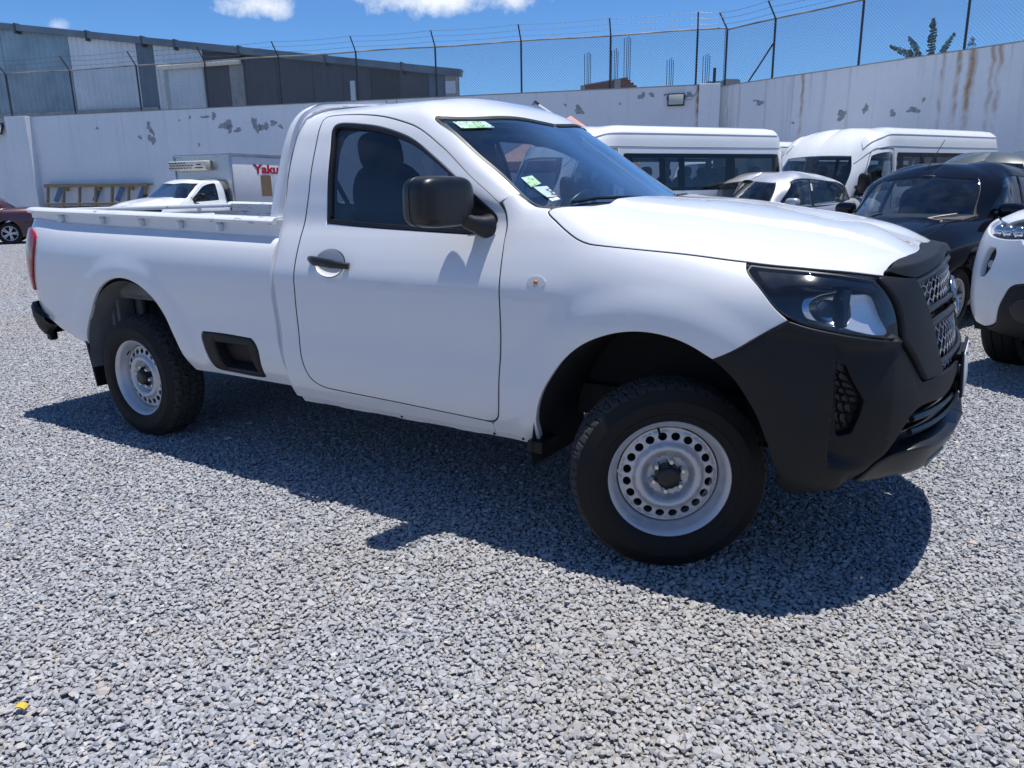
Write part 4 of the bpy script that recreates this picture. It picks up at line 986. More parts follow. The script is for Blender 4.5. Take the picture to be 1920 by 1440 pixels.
for sd in (1, -1):
    V = []; tt = np.linspace(R(5), R(188), 30)
    for t in tt:
        x, z = -.015+.47*math.cos(t), .38+.525*math.sin(t); V += [(x, -.868*sd, z), (x, -.42*sd, z)]
    lo = mesh_obj('wheel_liner', V, [(2*i, 2*i+1, 2*i+3, 2*i+2) for i in range(29)], M['liner'], truck, smooth=.6)
    MB().box((.0, -.43*sd, .68), (.92, .02, .50)).build('inner_wing', M['liner'], lo)
    MB().box((-.475, -.80*sd, .385), (.07, .13, .05)).build('sill_flap', M['black_plastic'], truck, bevel=.006)
    sl = MB(); xs = np.linspace(-1.83, -.52, 30)
    V = [];
    for x in xs:
        dz = .003 if int((x+3)/.16) % 2 else 0
        V += [(x, -.818*sd, .405), (x, -.800*sd, .380-dz), (x, -.786*sd, .378-dz), (x, -.74*sd, .41)]
    F = [(i*4+j, i*4+j+1, (i+1)*4+j+1, (i+1)*4+j) for i in range(29) for j in range(3)]
    so = mesh_obj('sill_flange', V, F, WP, truck, smooth=.4)
    for x in (-1.20, -.70, -.56): MB().tube([(x, -.80*sd, .392), (x, -.812*sd, .391)], .006, 8).build('sill_bolt', M['chassis_black'], so)
# dark inner body so that seams and openings read deep
ib = MB(); ib.prism([(-1.80, .46), (-1.80, 1.05), (-.68, 1.05), (-.50, 1.0), (-.50, .46)], -.755, -.735, 'y'); ib.prism([(-1.80, .46), (-1.80, 1.05), (-.68, 1.05), (-.50, 1.0), (-.50, .46)], .735, .755, 'y')
ib.box((-1.15, 0, .62), (1.36, 1.50, .04)); ib.box((-.47, 0, .85), (.03, 1.4, .62)); ib.box((.16, 0, 1.0), (1.1, 1.2, .02))
ib.box((.60, 0, .80), (.04, 1.2, .36))
ib.build('inner_body', M['liner'], truck)
# ---- cabin
cab = MB()
def seat(y):
    st = MB(); st.ball((-1.28, y, .90), (.27, .25, .11), 24, 12, .6); se = st.build('seat', M['seat_fabric'], truck, smooth=1.2)
    bk = MB().ball((0, 0, 0), (.095, .245, .34), 24, 16, .62); bk.build('backrest', M['seat_fabric'], se, mat4=Matrix.Translation((-1.535, y, 1.18)) @ Matrix.Rotation(R(-14), 4, 'Y'), smooth=1.2)
    hr = MB().ball((0, 0, 0), (.06, .135, .10), 20, 12, .7); hr.build('headrest', M['seat_fabric'], se, mat4=Matrix.Translation((-1.635, y, 1.555)) @ Matrix.Rotation(R(-10), 4, 'Y'), smooth=1.2)
for y in (-.36, .36): seat(y)
ds_ = MB(); prof = [(-.40, 1.235), (-.62, 1.255), (-.74, 1.225), (-.79, 1.15), (-.76, 1.0), (-.72, .80), (-.50, .80)]
ds_.prism(prof, -.70, .70, 'y'); dash = ds_.build('dashboard', M['dash_plastic'], truck, bevel=.02, seg=3)
MB().box((-.70, .36, 1.265), (.16, .40, .06)).build('instrument_hood', M['dash_plastic'], dash, bevel=.025, seg=3)
sw = MB(); sw.tube([(.187*math.cos(t), .187*math.sin(t), 0) for t in np.linspace(0, 2*math.pi, 40)], .0155, 10, caps=False); sw.tube([(-.18, 0, 0), (0, 0, -.02), (.18, 0, 0)], [.018, .05, .018], 8); sw.tube([(0, 0, -.02), (0, -.18, 0)], [.04, .016], 8)
sw.build('steering_wheel', M['satin_black'], truck, mat4=Matrix.Translation((-.965, .37, 1.185)) @ Matrix.Rotation(R(-62), 4, 'Y') @ Matrix.Rotation(R(90), 4, 'Z'), smooth=1)
MB().ball((-.925, 0, 1.60), (.018, .115, .035), 20, 10, .6).build('rear_view_mirror', M['satin_black'], truck)
MB().tube([(-.88, 0, 1.67), (-.92, 0, 1.61)], .008, 6).build('mirror_stalk', M['satin_black'], truck)
for y in (-.36, .36): MB().box((0, 0, 0), (.16, .36, .012)).build('sun_visor', M['trim_grey'], truck, mat4=Matrix.Translation((-1.06, y, 1.665)) @ Matrix.Rotation(R(12), 4, 'Y'), bevel=.004)
MB().box((-1.48, 0, 1.715), (.62, 1.05, .012)).build('headliner', M['trim_grey'], truck)
for sd in (1, -1):
    MB().tube([(-.56, -.705*sd, 1.27), (-.80, -.660*sd, 1.44), (-1.08, -.612*sd, 1.64)], .028, 8).build('pillar_trim', M['trim_grey'], truck)
    MB().tube([(-1.72, -.79*sd, 1.15), (-1.73, -.69*sd, 1.40), (-1.73, -.60*sd, 1.64)], .035, 8).build('belt_pillar_trim', M['trim_grey'], truck)
    MB().tube([(-1.68, -.70*sd, 1.52), (-1.60, -.60*sd, 1.25), (-1.50, -.45*sd, .98)], .012, 6).build('seat_belt', M['seat_fabric'], truck)
MB().box((-1.83, 0, .85), (.03, 1.44, .55)).build('rear_trim', M['dash_plastic'], truck)
# stickers on the screen, wipers, aerial
def sticker(name, uv, mat, off=.004, sd=1):
    P = np.array(uv); return panel(name, CAB, P, mat, ws, sides=(sd,), step=.03, depth=0, off=off, gap=0, round_=0)
sticker('registration_sticker', [(-1.005, 1.440), (-.925, 1.565), (-.880, 1.575), (-.955, 1.445)], M['sticker_green'])
sticker('inspection_sticker', [(-.651, 1.486), (-.630, 1.527), (-.584, 1.527), (-.598, 1.486)], M['sticker_green'])
sticker('toll_tag', [(-.594, 1.493), (-.562, 1.534), (-.502, 1.527), (-.527, 1.493)], M['sticker_dark'])
sticker('small_sticker', [(-.520, 1.490), (-.503, 1.520), (-.488, 1.518), (-.503, 1.490)], M['sticker_white'])
def wpt(u, s, off): 
    uu = np.array([u]); ss = np.array([s]); return CAB(uu, ss)[0]+normals_of(CAB, uu, ss)[0]*off
for sgn in (1, -1):
    w = MB(); w.tube([tuple(wpt(u, s, .018)*np.array([1, sgn, 1])) for u, s in ((-.44, 1.52), (-.40, 1.60), (-.36, 1.72), (-.335, 1.84))], .007, 6)
    w.build('wiper', M['satin_black'], truck)
ae = MB().tube([(-1.085, .60, 1.695), (-1.31, .60, 1.835)], [.006, .0045], 6); ao = ae.build('aerial', M['lamp_white'], truck); MB().tube([(-1.30, .60, 1.829), (-1.325, .60, 1.845)], .008, 6).build('aerial_tip', M['satin_black'], ao)
for nm, side, x, st in (('wheel', 1, 0, .5058), ('wheel', -1, 0, .5058), ('wheel', 1, -3.15, 0), ('wheel', -1, -3.15, 0)):
    build_steel_wheel(truck, side, (x, -.70*side, .347), st, {(1, 0): .16, (-1, 0): .4, (1, -3.15): -.35, (-1, -3.15): 1.0}[(side, x)])

def seam(S, pts, name='seam_shade_strip', off=-.004, r=.0042):  # dark strip laid in each shut gap, its colour standing in for shade
    P = catmull(pts, .03)
    for sd in (1, -1):
        q = S(P[:, 0], P[:, 1])+normals_of(S, P[:, 0], P[:, 1])*off; MB().tube([tuple(v*np.array([1, sd, 1])) for v in q], r, 5).build(name, M['seal_rubber'], truck)
for run in (D_TOP, D_FRONT, D_BOT): seam(CAB, run)
seam(FRONT, HOOD+HOOD2[1:]); seam(FRONT, [(.233, .477), (.459, .660)], off=-.003)
# ---------------------------------------------------------------- yard ground and gravel
def ground_mat():
    t = NT('yard_dirt'); b = t.bsdf(Roughness=.95); g = t.n('ShaderNodeNewGeometry').outputs['Position']
    n = t.noise(g, 38, 6, .65); m = t.noise(g, .35, 4); v = t.vor(g, 62)
    c = t.mix(t.ramp(m, [(.42, 0.0), (.66, 1.0)]), (.24, .247, .265), (.27, .25, .225))
    t.l(t.mix(t.ramp(n, [(.3, 0.0), (.7, 1.0)]), c, t.mix(1.0, c, 1.5, 'MULTIPLY')), b.inputs['Base Color']); t.bump(b, v, .9, .02)
ground_mat()
mesh_obj('ground', [(-400, -400, -.012), (400, -400, -.012), (400, 400, -.012), (-400, 400, -.012)], [(0, 1, 2, 3)], M['yard_dirt'], kind='structure')
def stone_mat():
    t = NT('crushed_stone'); b = t.bsdf(Roughness=.85); g = t.n('ShaderNodeNewGeometry').outputs['Position']
    a = t.n('ShaderNodeAttribute'); a.attribute_name = 'tint'
    n = t.noise(g, 130, 4, .6); m = t.noise(g, .30, 4, .6); m2 = t.noise(g, 2.1, 3)
    base = t.ramp(a.outputs['Fac'], [(0, (.275, .285, .31)), (.25, (.335, .345, .37)), (.6, (.385, .395, .42)), (.9, (.45, .455, .475)), (.93, (.48, .44, .39)), (.97, (.44, .38, .35)), (1, (.58, .575, .56))])
    dusty = t.mix(t.math('MULTIPLY', t.ramp(m, [(.48, 0.0), (.68, 1.0)]), .45), base, (.40, .36, .30))
    c = t.mix(t.math('MULTIPLY', t.ramp(t.math('ADD', t.math('MULTIPLY', n, .6), t.math('MULTIPLY', m2, .4)), [(.35, 0.0), (.65, 1.0)]), .4), dusty, t.mix(1.0, dusty, .72, 'MULTIPLY'))
    t.l(c, b.inputs['Base Color']); t.bump(b, n, .25, .002)
stone_mat()
def gravel():
    rng = np.random.RandomState(11); TS = .60; NT_ = 6
    shapes = []
    for k in range(22):
        bm = bmesh.new()
        pts = rng.normal(size=(13, 3)); pts /= np.linalg.norm(pts, axis=1, keepdims=True); pts *= rng.uniform(.78, 1.08, (13, 1))
        pts *= np.array([1.0, rng.uniform(.62, .9), rng.uniform(.34, .58)])
        for p in pts: bm.verts.new(p)
        r = bmesh.ops.convex_hull(bm, input=bm.verts); bmesh.ops.delete(bm, geom=[v for v in bm.verts if not v.link_faces], context='VERTS')
        bmesh.ops.recalc_face_normals(bm, faces=bm.faces); bm.verts.index_update()
        shapes.append((np.array([v.co[:] for v in bm.verts]), [tuple(v.index for v in f.verts) for f in bm.faces])); bm.free()
    V = []; F = []; tint = []; tile = []; base = 0
    for ti in range(NT_):
        n = 41; cell = TS/n
        gx, gy = np.meshgrid((np.arange(n)+.5)*cell-TS/2, (np.arange(n)+.5)*cell-TS/2)
        P = np.stack([gx.ravel(), gy.ravel()], 1)+rng.uniform(-.55, .55, (n*n, 2))*cell
        extra = rng.uniform(-TS/2, TS/2, (330, 2)); P = np.concatenate([P, extra])
        for j, (x, y) in enumerate(P):
            sv, sf = shapes[rng.randint(len(shapes))]
            big = j >= n*n
            s = min(.021, .0104*math.exp(rng.normal(0, .24)))*(1.0 if not big else rng.uniform(.95, 1.4))
            a = rng.uniform(0, 2*math.pi); tl = rng.normal(0, .17 if not big else .30); ta = rng.uniform(0, 2*math.pi)
            Rz = np.array([[math.cos(a), -math.sin(a), 0], [math.sin(a), math.cos(a), 0], [0, 0, 1]])
            ax = np.array([math.cos(ta), math.sin(ta), 0]); K = np.array([[0, -ax[2], ax[1]], [ax[2], 0, -ax[0]], [-ax[1], ax[0], 0]])
            Rt = np.eye(3)+math.sin(tl)*K+(1-math.cos(tl))*K@K
            q = (sv*s)@Rz.T@Rt.T+np.array([x, y, rng.uniform(-.006, -.001)+(.005 if big else 0)])
            V.append(q); F += [tuple(base+i for i in f) for f in sf]; base += len(q)
            tv = rng.uniform(0, .92) if rng.rand() > .07 else rng.uniform(.92, 1)
            tint += [tv]*len(q); tile += [ti]*len(q)
    me = bpy.data.meshes.new('gravel'); me.from_pydata(np.concatenate(V).tolist(), [], F); me.materials.append(M['crushed_stone'])
    at = me.attributes.new('tint', 'FLOAT', 'POINT'); at.data.foreach_set('value', np.array(tint, np.float32))
    at = me.attributes.new('tile', 'INT', 'POINT'); at.data.foreach_set('value', np.array(tile, np.int32))
    o = bpy.data.objects.new('gravel', me); put(o, None, 'grey crushed stone gravel covering the whole yard', 'gravel', kind='stuff')
    ng = bpy.data.node_groups.new('gravel_tiles', 'GeometryNodeTree')
    ng.interface.new_socket('Geometry', in_out='INPUT', socket_type='NodeSocketGeometry'); ng.interface.new_socket('Geometry', in_out='OUTPUT', socket_type='NodeSocketGeometry')
    nd = ng.nodes; lk = ng.links.new; gi = nd.new('NodeGroupInput'); go = nd.new('NodeGroupOutput')
    an = nd.new('GeometryNodeInputNamedAttribute'); an.data_type = 'INT'; an.inputs['Name'].default_value = 'tile'
    g2i = nd.new('GeometryNodeGeometryToInstance')
    for ti in range(NT_):
        cmp_ = nd.new('FunctionNodeCompare'); cmp_.data_type = 'INT'; cmp_.operation = 'EQUAL'
        lk(an.outputs['Attribute'], cmp_.inputs[2]); cmp_.inputs[3].default_value = ti
        sp = nd.new('GeometryNodeSeparateGeometry'); sp.domain = 'POINT'; lk(gi.outputs[0], sp.inputs[0]); lk(cmp_.outputs[0], sp.inputs[1])
        lk(sp.outputs[0], g2i.inputs[0])
    x0, x1, y0, y1 = -33.0, 9.0, -7.2, 21.6
    nx, ny = int((x1-x0)/TS), int((y1-y0)/TS)
    gr = nd.new('GeometryNodeMeshGrid'); gr.inputs['Size X'].default_value = (nx-1)*TS; gr.inputs['Size Y'].default_value = (ny-1)*TS; gr.inputs['Vertices X'].default_value = nx; gr.inputs['Vertices Y'].default_value = ny
    tr = nd.new('GeometryNodeTransform'); tr.inputs['Translation'].default_value = ((x0+x1)/2, (y0+y1)/2, 0); lk(gr.outputs[0], tr.inputs[0])
    # stay inside the two walls: drop tiles behind them
    pos = nd.new('GeometryNodeInputPosition')
    def half(nxv, nyv, c):
        d = nd.new('ShaderNodeVectorMath'); d.operation = 'DOT_PRODUCT'; lk(pos.outputs[0], d.inputs[0]); d.inputs[1].default_value = (nxv, nyv, 0)
        k = nd.new('FunctionNodeCompare'); k.data_type = 'FLOAT'; k.operation = 'GREATER_THAN'; lk(d.outputs['Value'], k.inputs[0]); k.inputs[1].default_value = c; return k.outputs[0]
    w1 = half(-.312, .950, -.312*-27.1+.950*13.63); w2 = half(.400, .917, .400*-6.59+.917*20.6)
    orr = nd.new('FunctionNodeBooleanMath'); orr.operation = 'OR'; lk(w1, orr.inputs[0]); lk(w2, orr.inputs[1])
    dl = nd.new('GeometryNodeDeleteGeometry'); dl.domain = 'POINT'; lk(tr.outputs[0], dl.inputs[0]); lk(orr.outputs[0], dl.inputs[1])
    iop = nd.new('GeometryNodeInstanceOnPoints'); lk(dl.outputs[0], iop.inputs['Points']); lk(g2i.outputs[0], iop.inputs['Instance']); iop.inputs['Pick Instance'].default_value = True
    ri = nd.new('FunctionNodeRandomValue'); ri.data_type = 'INT'; ri.inputs[4].default_value = 0; ri.inputs[5].default_value = NT_-1; ri.inputs['Seed'].default_value = 3; lk(ri.outputs[2], iop.inputs['Instance Index'])
    rr = nd.new('FunctionNodeRandomValue'); rr.data_type = 'INT'; rr.inputs[4].default_value = 0; rr.inputs[5].default_value = 3; rr.inputs['Seed'].default_value = 9
    mu = nd.new('ShaderNodeMath'); mu.operation = 'MULTIPLY'; lk(rr.outputs[2], mu.inputs[0]); mu.inputs[1].default_value = math.pi/2
    cx = nd.new('ShaderNodeCombineXYZ'); lk(mu.outputs[0], cx.inputs[2]); lk(cx.outputs[0], iop.inputs['Rotation'])
    lk(iop.outputs[0], go.inputs[0])
    md = o.modifiers.new('tiles', 'NODES'); md.node_group = ng
gravel()

# ---------------------------------------------------------------- perimeter walls
W0 = np.array([-27.1, 13.63]); WD = np.array([.950, .312])/np.hypot(.950, .312); WN = np.array([-WD[1], WD[0]])      # back wall: along, away
R0 = np.array([-6.59, 20.60]); RD = np.array([.917, -.400])/np.hypot(.917, .400); RN = np.array([-RD[1], RD[0]])    # right-hand wall
def wframe(o0, d): return Matrix.Translation((o0[0], o0[1], 0)) @ Matrix.Rotation(math.atan2(d[1], d[0]), 4, 'Z')
FB = wframe(W0, WD); FR = wframe(R0, RD)      # local: x along, -y towards the yard
def wall_paint(name, base, stain, rust, dado=None, streak=.5):
    t = NT(name); b = t.bsdf(Roughness=.85); v = t.coord('Object'); sp = t.n('ShaderNodeSeparateXYZ'); t.l(v, sp.inputs[0])
    big = t.noise(v, .55, 5); fine = t.noise(v, 9, 6, .65)
    c = t.mix(t.ramp(t.math('ADD', t.math('MULTIPLY', big, .6), t.math('MULTIPLY', fine, .4)), [(.35, 0.0), (.7, 1.0)]), base, stain)
    vs_ = t.coord('Object', (5.5, 1, .16)); st = t.noise(vs_, 1.0, 6, .6, .25)
    run = t.math('MULTIPLY', t.ramp(st, [(.54, 0.0), (.68, 1.0)]), t.ramp(t.math('DIVIDE', sp.outputs[2], 4.25), [(.25, 0.0), (1.0, 1.0)]))
    c = t.mix(t.math('MULTIPLY', run, streak), c, (.25, .245, .22))
    for x, w, k in rust:                                                   # rust runs below the fence posts
        wob = t.math('MULTIPLY', t.math('SUBTRACT', t.noise(t.coord('Object', (1, 1, 1.4)), 1.6, 3), .5), .22)
        d = t.math('ABSOLUTE', t.math('SUBTRACT', t.math('ADD', sp.outputs[0], wob), x))
        f = t.math('MULTIPLY', t.ramp(t.math('DIVIDE', d, w), [(.1, 1.0), (1.0, 0.0)]), t.ramp(t.math('MULTIPLY', t.noise(v, 3.2, 5), t.math('DIVIDE', sp.outputs[2], 4.25)), [(.22, 0.0), (.5, 1.0)]))
        c = t.mix(t.math('MULTIPLY', f, k), c, (.42, .21, .06))
    if dado:
        e = t.math('ADD', sp.outputs[2], t.math('MULTIPLY', t.math('SUBTRACT', fine, .5), .06))
        c = t.mix(t.ramp(t.math('DIVIDE', e, 2), [(dado/2-.001, 1.0), (dado/2+.001, 0.0)]), c, (.075, .115, .26))
    t.l(c, b.inputs['Base Color']); t.bump(b, t.noise(v, 22, 5, .6), .25, .01)
wall_paint('painted_wall', (.84, .845, .86), (.72, .73, .75), [(20.93, .10, 1.0), (10.9, .05, .6), (11.3, .05, .7)], dado=.98, streak=.16)
wall_paint('plain_wall', (.82, .825, .84), (.70, .71, .73), [], streak=.2)
wall_paint('stained_wall', (.89, .89, .895), (.77, .775, .78), [(2.72, .07, .8), (6.47, .06, .6), (6.83, .08, .8), (7.10, .12, 1.0), (7.55, .08, .7), (7.70, .08, .7), (.15, .05, .4)], streak=.38)
plain('bare_plaster', (.34, .345, .36), rough=.95, var=.35, scale=14, bump=.5, bscale=40)
plain('concrete', (.36, .355, .34), rough=.9, var=.2, scale=3, bump=.4, bscale=30)
def local_box(name, F4, x0, x1, y0, y1, z0, z1, mat, parent=None, bevel=0, **kw):
    o = MB().box(((x0+x1)/2, (y0+y1)/2, (z0+z1)/2), (x1-x0, y1-y0, z1-z0)).build(name, mat, parent, bevel=bevel, smooth=0, **kw)
    if parent is None: o.matrix_world = F4
    return o
backw = local_box('perimeter_wall', FB, -3.36, 20.95, 0, .22, -.05, 4.25, M['painted_wall'], label='long white painted yard wall with peeling plaster behind the pickup', cat='wall')
local_box('wall_pilaster', FB, -4.30, -3.36, -.30, .25, -.05, 4.26, M['plain_wall'], backw, bevel=.01)
local_box('wall_end', FB, -9.0, -4.30, .05, .22, -.05, 4.05, M['plain_wall'], backw)
local_box('corner_pilaster', FB, 20.95, 21.55, -.28, .30, -.05, 4.26, M['stained_wall'], backw, bevel=.01)
rightw = local_box('perimeter_wall', FR, -.34, 16.5, 0, .22, -.05, 4.22, M['stained_wall'], label='grey white yard wall streaked with rust behind the vans', cat='wall')
local_box('wall_coping', FB, -3.36, 20.95, -.015, .235, 4.25, 4.275, M['concrete'], backw); local_box('wall_coping', FR, -.34, 16.5, -.015, .235, 4.22, 4.245, M['concrete'], rightw)
def patch(par, x, z, rx, rz, seed, lobes=1):
    rng = np.random.RandomState(seed); n = 26; t = np.linspace(0, 2*math.pi, n, endpoint=False)
    r = 1+.28*np.sin(2*t+rng.uniform(0, 6))+.20*np.sin(3*t+rng.uniform(0, 6))+.15*np.sin(5*t+rng.uniform(0, 6))+rng.uniform(-.16, .16, n); r = np.clip(r, .35, 1.6)
    pts = [(x+rx*r[i]*math.cos(t[i]), z+rz*r[i]*math.sin(t[i])) for i in range(n)]
    MB().prism(pts, -.006, .01, 'y').build('bare_patch', M['bare_plaster'], par, smooth=0)
for i, (x, z, rx, rz) in enumerate(((1.72, 3.72, .09, .17), (1.84, 3.53, .07, .10), (1.78, 3.28, .14, .17), (1.28, 3.38, .08, .06), (3.45, 3.98, .05, .05), (4.06, 3.97, .14, .05), (4.42, 4.0, .10, .10), (4.86, 3.68, .22, .15), (5.0, 3.55, .12, .12), (5.32, 3.50, .13, .08), (5.98, 3.72, .13, .14), (6.10, 3.52, .10, .17), (6.36, 3.56, .15, .14), (6.72, 3.68, .16, .07), (6.98, 3.56, .08, .07), (3.70, 3.05, .05, .05), (-.5, 3.75, .05, .06), (3.0, 3.9, .04, .03), (17.33, 3.69, .15, .11), (19.25, 4.02, .10, .09), (19.55, 4.05, .08, .06), (19.96, 4.03, .05, .03), (20.65, 4.0, .08, .10), (16.9, 3.86, .04, .04), (18.6, 3.83, .04, .03), (15.9, 3.95, .06, .05), (16.2, 3.35, .10, .05))): patch(backw, x, z, rx, rz, i)
for i, (x, z, rx, rz) in enumerate(((1.33, 3.63, .10, .09), (3.97, 3.08, .14, .11), (4.63, 3.18, .07, .10), (5.36, 3.01, .07, .08), (5.87, 3.04, .13, .08), (1.15, 3.7, .04, .03), (6.1, 3.25, .03, .06), (2.5, 3.0, .05, .03))): patch(rightw, x, z, rx, rz, 60+i)
# ---------------------------------------------------------------- chain-link fences on the walls
plain('fence_steel', (.055, .055, .062), rough=.6, metal=.6, var=.3, scale=6)
plain('rail_galv', (.33, .31, .28), rough=.55, metal=.6, var=.45, scale=1.6)
plain('wire_galv', (.16, .165, .18), rough=.5, metal=.7)
def fence(F4, x0, x1, xs, zb, H, label, wall_first, brace=None):
    root = empty('chain_link_fence', label=label, cat='fence'); root.matrix_world = F4
    y = .11; zt = zb+H
    for x in xs:
        p = MB().tube([(x, y, zb-.05), (x, y, zt+.03)], .030, 8); p.tube([(x, y, zt), (x, y-.36, zt+.42)], .022, 6)
        p.build('post', M['fence_steel'], root)
    MB().tube([(x, y+.03*math.sin(x*.9)*.3, zt+.012*math.sin(x*1.3)) for x in np.linspace(x0, x1, 60)], .024, 8).build('top_rail', M['rail_galv'], root)
    for k in (.32, .66, .99):
        pts = []
        for a, b in zip([x0]+list(xs), list(xs)+[x1]):
            for t in np.linspace(0, 1, 9)[:-1]:
                pts.append((a+(b-a)*t, y-.36*k, zt+.42*k-.05*4*t*(1-t)*(.4+k*.4)))
        pts.append((x1, y-.36*k, zt+.42*k))
        w = MB().tube(pts, .0045, 4)
        for bx in np.arange(x0+.1, x1, .14):
            j = np.searchsorted([q[0] for q in pts], bx); q = pts[min(j, len(pts)-1)]
            w.tube([(bx-.012, y-.36*k, q[2]-.018), (bx+.012, y-.36*k, q[2]+.018)], .003, 3); 
        w.build('barbed_wire', M['wire_galv'], root)
    w = MB(); c = .082; r = .0036
    V = []; F = []
    for sgn in (1, -1):
        k0 = int((x0-H)/c)-1; k1 = int((x1+H)/c)+1
        for k in range(k0, k1):
            a = k*c; za, zb_ = zb+.02, zt-.02
            xa, xb = (a, a+(zb_-za)) if sgn == 1 else (a+(zb_-za), a)
            # clip to [x0,x1]
            p = np.array([xa, za]); q = np.array([xb, zb_])
            lo, hi = 0.0, 1.0; dx = q[0]-p[0]
            t0, t1 = sorted(((x0-p[0])/dx, (x1-p[0])/dx)); lo = max(lo, t0); hi = min(hi, t1)
            if hi-lo < .02: continue
            A = p+(q-p)*lo; B = p+(q-p)*hi
            n = 1
            w.tube([(A[0], y-.036+.004*sgn, A[1]), (B[0], y-.036+.004*sgn, B[1])], r, 3, caps=False)
    w.build('mesh', M['wire_galv'], root, smooth=0, kind='stuff')
    if brace: MB().tube([brace[0], brace[1]], .024, 6).build('brace', M['fence_steel'], root)
    for x in (x0, x1): MB().tube([(x, y, zb), (x, y, zt)], .010, 5).build('tension_bar', M['wire_galv'], root)
    MB().tube([(x0, y, zb+.03), (x1, y, zb+.03)], .006, 4).build('bottom_wire', M['fence_steel'], root)
    return root
fence(FB, -8.5, 21.62, [-7.2, -4.32, -1.44, 1.41, 4.2, 7.05, 9.89, 12.65, 15.48, 18.27, 20.83], 4.26, 1.54, 'chain link fence with barbed wire standing on the long peeling wall', backw)
fence(FR, -.1, 16.4, [-.08, 1.62, 4.25, 6.84, 9.6, 12.4, 15.2], 4.22, 1.58, 'chain link fence with barbed wire standing on the rust streaked wall', rightw, brace=((.60, .3, 4.24), (1.62, .11, 5.2)))
# floodlights
plain('lamp_glass', (.52, .52, .46), rough=.35, var=.06); plain('lamp_case', (.02, .02, .022), rough=.5)
def flood(F4, x, z, wdt, hgt, tilt, label):
    r = empty('floodlight', label=label, cat='floodlight'); r.matrix_world = F4 @ Matrix.Translation((x, -.10, z))
    T = Matrix.Rotation(R(tilt), 4, 'X')
    MB().box((0, .02, 0), (wdt, .06, hgt)).build('housing', M['lamp_case'], r, bevel=.012, mat4=T)
    MB().box((0, -.014, 0), (wdt*.86, .012, hgt*.80)).build('lamp_glass', M['lamp_glass'], r, bevel=.003, mat4=T)
    b = MB(); b.bar((-wdt*.52, .0, 0), (-wdt*.52, .09, hgt*.3), .02, .02); b.bar((wdt*.52, .0, 0), (wdt*.52, .09, hgt*.3), .02, .02); b.bar((-wdt*.52, .09, hgt*.3), (wdt*.52, .09, hgt*.3), .02, .02)
    b.build('bracket', M['lamp_case'], r)
    return r
fl1 = flood(FB, 20.28, 3.87, .50, .36, -8, 'black framed floodlight on the wall beside the rust streak')
MB().tube([(.24, .05, .0), (.42, .07, -.02), (.55, .06, .12), (.66, .08, .32)], .006, 5).build('cable', M['lamp_case'], fl1)
fl2 = flood(FB, -4.95, 3.86, .55, .42, -20, 'grey floodlight on the wall left of the pilaster')
MB().tube([(.2, .05, .2), (.42, .04, .22), (.60, .05, .36)], .014, 6).build('cable', M['lamp_case'], fl2)
# ---------------------------------------------------------------- corrugated warehouse behind the wall
plain('clad_blue', (.30, .38, .43), rough=.45, metal=.35, var=.25, scale=.8); plain('clad_white', (.74, .77, .80), rough=.55, var=.10, scale=.8)
plain('clad_slate', (.15, .185, .22), rough=.5, metal=.3, var=.2, scale=.8); plain('clad_dark', (.095, .10, .11), rough=.6, var=.18, scale=.6); plain('clad_brown', (.075, .07, .07), rough=.6, var=.18, scale=.6)
plain('flashing', (.18, .21, .24), rough=.5, metal=.4, var=.25, scale=.9)
wh = empty('warehouse', label='corrugated metal warehouse with a low pitched roof behind the wall', cat='building'); FW = FB @ Matrix.Translation((0, 5, 0)); wh.matrix_world = FW
def roof_z(x): return 8.61+(x+9.21)*(5.66-8.61)/(11.81+9.21)
def clad(x0, x1, z0, z1f, mat, pitch=.19, amp=.018, off=0.0):
    n = max(2, int((x1-x0)/pitch))*4; xs = np.linspace(x0, x1, n+1); V = []; F = []
    for i, x in enumerate(xs):
        y = off-amp*(0, 1, 1, 0)[i % 4]; V += [(x, y, z0), (x, y, z1f(x))]
    F = [(2*i, 2*i+1, 2*i+3, 2*i+2) for i in range(n)]
    mesh_obj('cladding_panel', V, F, mat, wh)
top = lambda x: roof_z(x)-.02
for x0, x1, mt, pt, am in ((-20, -9.3, 'clad_blue', .28, .045), (-9.28, -5.78, 'clad_blue', .28, .045), (-5.76, -2.40, 'clad_white', .26, .045), (-2.38, -1.58, 'clad_slate', .3, .012), (-1.56, .76, 'clad_white', .26, .04), (.78, 2.2, 'clad_dark', .2, .014), (2.22, 4.1, 'clad_dark', .2, .014), (4.12, 5.7, 'clad_dark', .2, .014), (5.72, 7.0, 'clad_dark', .2, .014), (7.02, 8.2, 'clad_dark', .2, .014), (8.22, 9.4, 'clad_brown', .2, .014), (9.42, 10.6, 'clad_dark', .2, .014), (10.62, 11.3, 'clad_slate', .2, .014)):
    clad(x0, x1, 0, top, M[mt], pt, am)
clad(-.95, .74, 0, lambda x: 6.55, M['clad_white'], .20, .035, off=-.06)
local_box('end_post', FW, 11.32, 11.75, -.06, .3, 0, 5.60, M['concrete'], wh); local_box('end_cap', FW, 11.34, 11.73, -.10, .3, 4.95, 5.40, M['clad_white'], wh)
local_box('column', FW, 2.0, 2.62, -.08, .1, 0, 6.50, M['concrete'], wh); local_box('column', FW, 7.35, 7.55, -.08, .1, 0, 5.6, M['clad_white'], wh)
plain('cream_metal', (.80, .78, .70), rough=.5)
MB().tube([(-1.20, -.26, 6.50), (2.64, -.26, 6.54)], .11, 12).build('gutter_pipe', M['cream_metal'], wh); MB().tube([(-1.10, -.20, 6.5), (-1.10, -.20, 4.0)], .07, 10).build('down_pipe', M['cream_metal'], wh)
